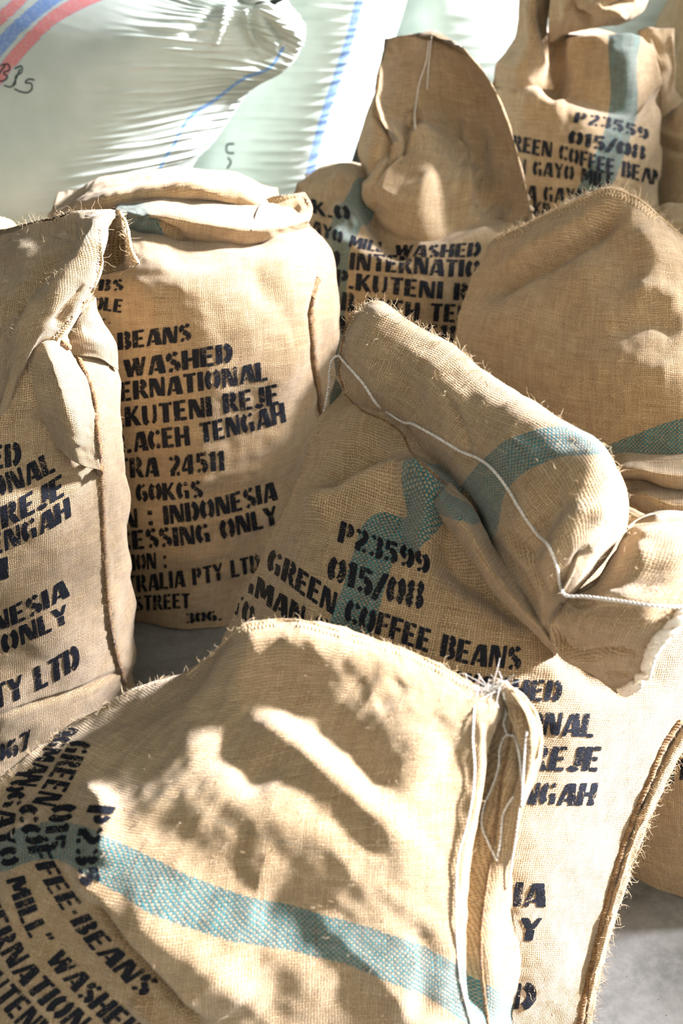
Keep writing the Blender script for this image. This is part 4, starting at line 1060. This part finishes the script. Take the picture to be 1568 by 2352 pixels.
# ================================================================== centre front sack
tF = thing('burlap_sack', 'big burlap sack with rolled-over twisted mouth and white cord, centre right foreground', 'sack', (0.12, 1.5, 0), GB)
Fb = shell('body', [
  [(480,2200,1.34),(700,2380,1.22),(1000,2450,1.18),(1200,2450,1.18),(1348,2400,1.21)],
  [(450,1950,1.42),(650,2150,1.27),(1000,2230,1.185),(1200,2225,1.20),(1384,2190,1.28)],
  [(460,1720,1.49),(640,1880,1.33),(980,1950,1.24),(1200,1955,1.245),(1440,1950,1.34)],
  [(490,1540,1.56),(640,1660,1.40),(950,1730,1.31),(1250,1770,1.30),(1535,1730,1.41)],
  [(532,1420,1.60),(650,1480,1.46),(900,1550,1.37),(1250,1600,1.34),(1630,1590,1.47)],
  [(582,1315,1.63),(680,1340,1.52),(880,1395,1.43),(1200,1450,1.385),(1670,1430,1.50)],
  [(642,1200,1.67),(715,1210,1.57),(900,1250,1.50),(1200,1310,1.45),(1660,1290,1.54)],
  [(690,1075,1.71),(770,1080,1.64),(950,1110,1.57),(1200,1190,1.52),(1560,1240,1.58)],
  [(735,960,1.75),(840,945,1.70),(980,990,1.65),(1180,1090,1.60),(1440,1215,1.62)],
  [(790,890,1.79),(900,885,1.76),(1000,940,1.72),(1180,1060,1.68),(1380,1190,1.66)]],
  [.22,.24,.25,.24,.22,.2,.16,.12,.08,.04], M_BUR, tF, nf=340, nb=50, nv=360, seed=61, noise=(.14,.003),
  feats=[('r',[(735,1120),(800,1085),(860,1035),(890,990)],40,-.030),('f',[(740,1160),(810,1120),(880,1095),(940,1095),(1000,1130)],34,.034),
    ('r',[(930,1090),(985,1140),(985,1220),(950,1260)],34,.030),('r',[(905,1160),(915,1220),(960,1275)],24,-.020),
    ('r',[(1000,1230),(1040,1290),(1130,1350),(1200,1400),(1240,1440)],34,-.042),('r',[(1010,1150),(1030,1190),(1000,1270)],22,-.018),
    ('r',[(1020,1165),(1080,1215),(1120,1290),(1170,1360),(1230,1430)],16,.044),('r',[(1060,1130),(1105,1220),(1160,1310),(1230,1400)],12,-.04),
    ('r',[(1240,1450),(1330,1540),(1440,1590),(1540,1500)],30,-.012),
    ('s',[(1362,2352),(1400,2150),(1440,1990),(1500,1830),(1560,1690)],3,-.004,30)],
  stripes=[([(1030,1100),(975,1130),(975,1190),(940,1225),(885,1220),(855,1290),(830,1370),(808,1440),(790,1520)],42,50)])
F8 = shell('lower_fold', [
  [(996,1160,1.525),(1004,1138,1.50),(1024,1120,1.53)],
  [(1018,1196,1.51),(1036,1172,1.468),(1062,1148,1.50)],
  [(1050,1236,1.48),(1070,1206,1.435),(1096,1184,1.47)],
  [(1084,1294,1.455),(1104,1268,1.405),(1128,1244,1.44)],
  [(1130,1356,1.425),(1146,1332,1.375),(1168,1312,1.41)],
  [(1182,1412,1.40),(1196,1392,1.352),(1214,1374,1.385)],
  [(1236,1466,1.385),(1248,1448,1.340),(1262,1434,1.37)],
  [(1272,1510,1.375),(1282,1496,1.345),(1292,1486,1.37)]], .05, M_BUR, tF, nf=50, nb=20, nv=180, seed=65, noise=(.1,.0015),
  feats=[('r',[(1075,1230),(1130,1320),(1200,1400),(1250,1452)],4,-.004)], stripes=[([(985,1125),(1010,1150),(1050,1170),(1085,1185)],30,20)])
F5 = shell('rolled_mouth', [
  [(792,905,1.765),(775,860,1.75),(782,790,1.75),(805,728,1.76),(840,696,1.79)],
  [(815,935,1.745),(805,870,1.70),(825,780,1.69),(860,715,1.71),(888,698,1.77)],
  [(858,958,1.72),(850,890,1.665),(880,800,1.66),(915,745,1.68),(945,742,1.75)],
  [(918,990,1.69),(930,930,1.625),(970,850,1.62),(1010,790,1.65),(1042,798,1.72)],
  [(962,1050,1.65),(990,990,1.58),(1030,910,1.575),(1080,850,1.60),(1112,868,1.68)],
  [(1022,1115,1.605),(1060,1050,1.53),(1110,970,1.52),(1160,910,1.55),(1190,928,1.64)],
  [(1084,1155,1.565),(1120,1110,1.48),(1180,1030,1.465),(1240,960,1.49),(1275,985,1.60)],
  [(1096,1205,1.53),(1140,1170,1.45),(1220,1100,1.42),(1310,1010,1.44),(1350,1022,1.56)],
  [(1112,1275,1.50),(1160,1240,1.42),(1250,1165,1.38),(1360,1050,1.40),(1412,1075,1.52)],
  [(1148,1330,1.47),(1195,1300,1.38),(1290,1225,1.345),(1400,1120,1.38),(1442,1150,1.49)],
  [(1188,1385,1.43),(1220,1350,1.355),(1310,1280,1.325),(1400,1190,1.36),(1438,1215,1.45)],
  [(1226,1440,1.40),(1245,1400,1.335),(1300,1340,1.315),(1370,1250,1.34),(1410,1258,1.42)],
  [(1262,1485,1.38),(1264,1440,1.335),(1290,1380,1.315),(1325,1340,1.325),(1352,1330,1.38)]],
  [.04,.08,.12,.13,.13,.13,.14,.14,.14,.13,.12,.1,.06], M_BUR, tF, nf=200, nb=50, nv=320, seed=62, noise=(.12,.002), bdir=(0, 1, -.35),
  feats=[('r',[(850,860),(910,850),(960,930),(990,1010)],24,-.006),('r',[(880,800),(1000,880),(1070,1010),(1080,1080)],6,-.004),
    ('r',[(1300,1130),(1260,1170),(1240,1240),(1200,1290)],40,-.014),('r',[(1420,1170),(1340,1180),(1270,1250),(1240,1330)],30,.012),
    ('r',[(1360,1260),(1300,1310),(1262,1370)],16,-.016),('r',[(1130,1240),(1190,1320),(1240,1420)],8,-.007),('r',[(1150,1200),(1210,1280),(1250,1370)],10,-.006),
    ('r',[(945,1035),(930,985),(870,950)],8,-.006),('r',[(1090,1180),(1120,1130),(1160,1050),(1180,1000)],30,.004)],
  stripes=[([(1095,1200),(1108,1130),(1150,1075),(1215,1035),(1290,1012),(1370,1010)],50,34)])
F6 = shell('mouth_end', [
  [(1446,1215,1.47),(1490,1205,1.43),(1540,1200,1.42),(1640,1190,1.44)],
  [(1425,1245,1.43),(1480,1225,1.38),(1550,1225,1.36),(1650,1220,1.39)],
  [(1398,1290,1.39),(1470,1280,1.335),(1550,1290,1.315),(1640,1290,1.34)],
  [(1368,1345,1.36),(1440,1345,1.31),(1520,1345,1.285),(1610,1340,1.30)],
  [(1310,1375,1.345),(1390,1380,1.295),(1490,1385,1.262),(1570,1390,1.27)],
  [(1262,1410,1.34),(1370,1425,1.28),(1470,1430,1.25),(1548,1428,1.252)],
  [(1264,1460,1.335),(1370,1475,1.28),(1450,1480,1.255),(1510,1478,1.25)],
  [(1290,1510,1.33),(1370,1520,1.29),(1440,1525,1.268),(1492,1515,1.26)],
  [(1340,1545,1.325),(1400,1555,1.30),(1440,1560,1.288),(1482,1548,1.275)],
  [(1395,1572,1.325),(1420,1580,1.315),(1440,1585,1.308),(1462,1575,1.30)],
  [(1415,1588,1.34),(1425,1592,1.335),(1435,1593,1.332),(1445,1588,1.33)]],
  [.06,.08,.09,.09,.08,.08,.07,.06,.04,.02,.01], M_BUR, tF, nf=160, nb=40, nv=200, seed=63, noise=(.1,.002), bdir=(0, 1, -.35),
  feats=[('r',[(1275,1440),(1300,1490),(1350,1505),(1400,1500),(1460,1500)],8,-.012),('r',[(1262,1420),(1280,1480),(1330,1520)],8,.006),('r',[(1385,1552),(1420,1550),(1450,1552)],6,-.008),
    ('r',[(1375,1350),(1420,1370),(1470,1300),(1480,1240)],26,.008),('r',[(1310,1375),(1330,1385),(1370,1370)],12,-.010)])
overlock([F5, Fb], tF, [(840,697),(806,728),(783,790),(776,860),(793,903)], 10, 8, side=-1)
braid([F5], tF, [(826,706),(800,745),(786,800),(780,855),(792,895)], .0028, name='rim_cord', label='brown jute rim cord')
braid([F5, Fb], tF, [(792,903),(830,942),(880,965),(922,995),(945,1040),(985,1080),(1030,1118),(1075,1150)], .0020, name='rim_cord', label='brown jute rim cord')
cord([F5, F6, Fb], tF, [(780,815,None),(800,838,None),(840,885,None),(862,920,None),(885,945,None),(920,963,None),(950,972,None),(1000,1000,None),(1060,1035,None),(1100,1052,None),(1140,1085,None),(1170,1125,None),(1190,1160,None),(1230,1220,None),(1265,1260,None),(1278,1300,None),(1285,1340,None),(1296,1366,1.31),(1340,1370,1.300),(1420,1380,1.27),(1500,1391,1.247),(1540,1394,1.247),(1600,1390,1.26)], .0018, off=.003, label='white cotton closing cord')
cord([Fb, F5], tF, [(780,815,1.735),(768,820,1.74),(757,850,1.75),(755,885,1.76),(750,915,1.765),(744,945,1.77),(741,962,1.775)], .0018, label='loose end of the white cord')
cord([Fb], tF, [(741,962,1.775),(748,956,1.77),(752,962,1.77)], .0014, name='cord_end')
# frayed rim of the twisted end, sunlit white put into its colour
bag = Bag()
rim = [(1600,1385,1.27),(1566,1415,1.25),(1541,1445,1.245),(1514,1470,1.245),(1496,1500,1.25),(1488,1530,1.26),(1471,1560,1.28),(1450,1580,1.297),(1428,1590,1.317)]
rc = cr(np.array([P(*p) for p in rim]), 90)
for s in range(5):
    w = np.stack([0.0035 * np.sin(np.arange(90) * (0.28 + s * .07) + s * 2 + k * 1.7) for k in range(3)], 1)
    bag.add(*tube(cr(rc + w, 140), .0046, 6))
bag.build('frayed_rim', simple('sunlit_jute', (246, 238, 224), .95, 150, (232, 220, 198), .8, 500, .3), tF, label='thick pale frayed rim of the mouth')
fuzz([F6], tF, 150, [[(1568,1400),(1535,1445),(1490,1500),(1470,1560),(1430,1590)]]*2, .9, seed=8, name='frayed_threads', length=(.008,.02), rad=.0003)
braid([Fb], tF, [(1560,1655),(1525,1710),(1490,1790),(1452,1880),(1424,1960),(1396,2060),(1366,2180),(1345,2270),(1330,2352)], .0056, label='brown overcast side seam')
F7 = shell('seam_flange', [
  [(1334,2400,1.212),(1342,2404,1.208),(1354,2404,1.215)],
  [(1342,2300,1.24),(1352,2300,1.232),(1366,2300,1.245)],
  [(1372,2170,1.278),(1382,2172,1.270),(1397,2175,1.285)],
  [(1408,2040,1.312),(1418,2042,1.305),(1432,2045,1.318)],
  [(1436,1950,1.338),(1446,1952,1.330),(1462,1955,1.343)],
  [(1474,1850,1.365),(1486,1852,1.358),(1504,1860,1.372)],
  [(1508,1770,1.390),(1520,1772,1.383),(1540,1780,1.397)],
  [(1560,1680,1.425),(1574,1682,1.418),(1592,1690,1.43)],
  [(1610,1620,1.455),(1622,1622,1.448),(1640,1625,1.46)]], .006, M_BUR, tF, nf=30, nb=14, nv=160, seed=64, noise=(.05,.0016))
fuzz([F7], tF, 260, [[(1356,2352),(1368,2280),(1400,2160),(1435,2030),(1470,1930),(1512,1840),(1568,1720)]]*2, .5, seed=9, name='seam_fibres')
stencil([Fb], tF, [
  ('P23599', [(775,1243),(850,1275),(985,1320)], (10,-48), (2,-46)),
  ('015/08', [(750,1328),(810,1352),(880,1380),(968,1398)], (10,-54), (8,-62)),
  ('GREEN COFFEE BEANS', [(612,1308),(660,1340),(705,1374),(770,1415),(840,1448),(926,1478),(1000,1504),(1090,1529),(1192,1538)], (12,-50), (8,-52)),
  ('AGMAN GAYO MILL"WASHED', [(515,1326),(580,1368),(640,1410),(700,1446),(780,1490),(900,1545),(1060,1592),(1160,1606),(1286,1612)], (8,-48), (8,-48)),
  ('TO', [(530,1402),(580,1446)], (8,-46), (8,-50)),
  ('INTERNATIONAL', [(880,1650),(1000,1668),(1150,1684),(1362,1693)], (10,-52), (10,-54)),
  ('KP.KUTENI REJE', [(820,1730),(1000,1752),(1200,1768),(1372,1772)], (10,-54), (12,-56)),
  ('KAB.ACEH TENGAH', [(780,1812),(1000,1836),(1200,1848),(1362,1849)], (10,-52), (12,-52)),
  ('ORIGIN : INDONESIA', [(500,2010),(800,2060),(1000,2078),(1250,2082)], (8,-56), (8,-56)),
  ('PROCESSING ONLY', [(500,2090),(800,2140),(1000,2158),(1238,2161)], (8,-52), (10,-54)),
  ('AUSTRALIA PTY LTD', [(300,2230),(700,2300),(1000,2316),(1228,2317)], (8,-56), (6,-60))])
fuzz([Fb], tF, 600, [[(532,1420),(582,1315),(642,1200),(690,1075),(735,960)]], .35, seed=10)
fuzz([F5], tF, 500, [[(840,696),(888,698),(945,742),(1042,798),(1112,868)],[(840,697),(806,728),(783,790),(776,860),(793,903)]], .5, seed=11, name='mouth_fibres')

# ================================================================== front left sack
tG = thing('burlap_sack', 'foreground burlap sack with slumped open mouth, teal band and sideways text, bottom left', 'sack', (-0.08, 1.08, 0), GB)
Gb = shell('body', [
  [(-200,2650,1.04),(-80,2900,.90),(300,3000,.847),(750,3000,.847),(1080,2850,.915),(1190,2640,1.04)],
  [(-180,2250,1.12),(-80,2450,.98),(300,2570,.93),(750,2570,.93),(1060,2480,.97),(1180,2370,1.07)],
  [(-120,2010,1.17),(0,2130,1.06),(300,2240,.995),(700,2230,.985),(1050,2200,1.02),(1189,2160,1.09)],
  [(-40,1838,1.22),(60,1930,1.13),(300,2030,1.05),(700,2010,1.035),(1030,2000,1.06),(1172,1985,1.12)],
  [(60,1742,1.26),(150,1810,1.19),(350,1870,1.10),(700,1850,1.09),(1050,1820,1.11),(1200,1835,1.14)],
  [(180,1652,1.30),(270,1695,1.24),(430,1720,1.17),(700,1700,1.155),(1060,1690,1.15),(1236,1722,1.165)],
  [(320,1580,1.32),(390,1605,1.27),(520,1590,1.22),(720,1570,1.21),(1040,1610,1.18),(1228,1655,1.175)],
  [(415,1556,1.33),(475,1520,1.29),(560,1470,1.25),(650,1455,1.24),(800,1480,1.235),(960,1525,1.225),(1090,1590,1.20),(1195,1600,1.20)],
  [(430,1550,1.335),(490,1497,1.30),(560,1437,1.275),(650,1420,1.27),(800,1452,1.26),(960,1503,1.245),(1090,1572,1.215),(1165,1582,1.215)],
  [(434,1556,1.345),(490,1503,1.315),(560,1443,1.29),(650,1426,1.285),(800,1458,1.275),(960,1508,1.26),(1090,1578,1.23),(1162,1590,1.23)]],
  [.12,.13,.13,.12,.10,.08,.05,.02,.01,.01], M_BUR, tG, nf=380, nb=50, nv=400, seed=71, noise=(.14,.003),
  feats=[('r',[(560,1640),(660,1700),(760,1780),(870,1880),(960,1980)],42,.012),('r',[(600,1590),(740,1670),(850,1770),(910,1850)],48,-.011),
    ('r',[(820,1570),(920,1660),(1000,1760)],80,.007),('r',[(480,1590),(530,1710),(610,1820)],52,-.012),('r',[(980,1640),(1040,1740),(1030,1800)],24,-.004),
    ('r',[(930,1560),(900,1600),(860,1620)],20,-.004),
    ('r',[(180,1800),(240,1850),(250,1930),(270,1990)],30,.012),('r',[(350,1840),(400,1920),(480,1980),(600,2010)],80,-.012),
    ('r',[(480,1770),(620,1860),(780,1960),(860,2050)],60,.008),
    ('s',[(480,2370),(390,2270),(300,2165),(215,2060),(150,1970)],7,.042,110),('r',[(470,2352),(380,2250),(300,2155),(215,2055)],17,-.05),
    ('r',[(300,2050),(450,2180),(600,2330)],50,.012),('r',[(560,2050),(760,2180),(880,2352)],60,-.008),('r',[(700,2100),(840,2220),(960,2352)],30,.005),('r',[(960,2120),(980,2240),(960,2352)],34,-.006),
    ('r',[(1172,1610),(1160,1700),(1140,1820),(1122,1950),(1106,2080),(1102,2200),(1112,2352)],17,-.05),('r',[(1095,1600),(1100,1750),(1060,1960),(1045,2100)],14,.007),
    ('r',[(1195,1620),(1225,1690),(1190,1840),(1160,1990)],13,.008),('r',[(130,1640),(330,1600),(420,1580)],30,.004),('r',[(300,2290),(350,2340),(380,2380)],20,.010)],
  stripes=[([(-90,1960),(0,1962),(70,1935),(130,1930),(215,1955),(290,1990),(380,2035),(480,2080),(600,2120),(720,2150),(850,2185),(960,2225),(1060,2280),(1150,2352)],44,52)])
overlock([Gb], tG, [(430,1552),(490,1500),(560,1440),(650,1423),(800,1455),(960,1506),(1085,1572)], 15, 9, side=1)
braid([Gb], tG, [(430,1553),(490,1501),(560,1441),(650,1424),(800,1456),(960,1507),(1085,1573)], .0016, mat=M_STI, name='rim_cord', label='pale jute rim cord')
braid([Gb], tG, [(1178,1640),(1170,1700),(1152,1790),(1140,1880),(1128,1960),(1116,2040),(1106,2110),(1104,2200),(1112,2290),(1120,2352)], .0024, label='brown inner side seam')
G2 = shell('pocket_rim', [
  [(1120,1566,1.215),(1140,1562,1.212),(1160,1572,1.215)],
  [(1150,1600,1.195),(1175,1590,1.19),(1200,1600,1.20)],
  [(1165,1640,1.175),(1200,1630,1.165),(1238,1660,1.18)],
  [(1185,1690,1.16),(1212,1690,1.152),(1243,1705,1.165)],
  [(1195,1760,1.145),(1210,1770,1.138),(1228,1775,1.15)],
  [(1180,1850,1.125),(1192,1850,1.12),(1205,1850,1.13)]], -.006, M_BUR, tG, nf=50, nb=16, nv=90, seed=72,
  feats=[('r',[(1160,1610),(1190,1640),(1212,1690)],8,-.008)])
braid([Gb, G2], tG, [(1165,1582),(1200,1598),(1228,1640),(1240,1690),(1232,1740)], .0030, mat=M_STI, name='rim_cord', label='pale frayed pocket rim')
for c_, lb in [([(1096,1585),(1088,1640),(1086,1700),(1090,1760),(1086,1820),(1070,1900),(1052,1965),(1046,2060),(1046,2150),(1055,2250),(1080,2352)], 'long white cotton thread'),
      ([(1183,1690),(1165,1688),(1150,1715),(1146,1760),(1130,1810),(1112,1850),(1108,1900),(1122,1935),(1140,1975)], 'white thread loop'),
      ([(1183,1690),(1192,1720),(1197,1760),(1200,1800),(1192,1860),(1184,1920),(1172,1980),(1163,2040)], 'white cotton thread'),
      ([(1212,1680),(1206,1720),(1203,1770),(1196,1850)], 'white cotton thread'),
      ([(1180,1830),(1155,1870),(1150,1920),(1142,1965)], 'white cotton thread'),
      ([(1158,1590),(1160,1640),(1158,1660),(1165,1685)], 'white cotton thread')]:
    cord([Gb, G2], tG, c_, .0012, label=lb, off=.0025)
# frayed tuft at the pocket corner
bag = Bag(); rr = np.random.default_rng(4)
for i in range(70):
    p0 = P(1088 + rr.uniform(0, 75), 1590 + rr.uniform(-8, 10), 1.205)
    d = np.array([rr.normal(0, .5), -.3 + rr.normal(0, .4), 1.0 + rr.normal(0, .3)]); d /= np.linalg.norm(d)
    tt = np.linspace(0, 1, 6)[:, None]; L = rr.uniform(.008, .026)
    bag.add(*tube(p0 + d * L * tt + rr.normal(size=3) * .010 * tt ** 2 + rr.normal(size=3) * .003 * np.sin(tt * 5), .0004, 3))
bag.build('frayed_tuft', M_CORD, tG, kind='stuff', label='white tuft of frayed ends')
stencil([Gb], tG, [
  ('P235', [(205,1850),(182,1905),(174,1960),(186,2036)], (62,6), (44,-6)),
  ('015', [(120,1850),(106,1895),(100,1958)], (60,-2), (48,-6)),
  ('GREEN', [(162,1700),(135,1745),(105,1795),(72,1845)], (50,8), (56,10)),
  ('COFFEE-BEANS', [(42,1850),(45,1895),(62,1945),(95,2015),(135,2080),(170,2130),(220,2190),(275,2245),(325,2290)], (46,0), (44,-32)),
  ('AGMAN', [(150,1668),(110,1710),(75,1755),(38,1805)], (40,2), (44,4)),
  ('GAYO MILL" WASHED', [(20,1820),(-5,1880),(-5,1940),(10,2010),(35,2080),(60,2140),(100,2200),(150,2258),(200,2310),(290,2400)], (42,0), (44,-40)),
  ('TO', [(46,1766),(8,1820)], (38,0), (44,0)),
  ('INTERNATIONAL', [(-90,2010),(-50,2090),(-15,2165),(25,2230),(75,2290),(140,2352),(230,2440)], (50,-18), (44,-42)),
  ('KP.KUTENI', [(-130,2150),(-60,2240),(0,2310),(70,2390)], (50,-24), (44,-42))], cell=4)
fuzz([Gb], tG, 900, [[(0,1790),(90,1720),(180,1650),(320,1578),(430,1550),(490,1497),(560,1437),(650,1420),(800,1452),(960,1503),(1085,1570)]], .22, seed=12, length=(.004, .012))
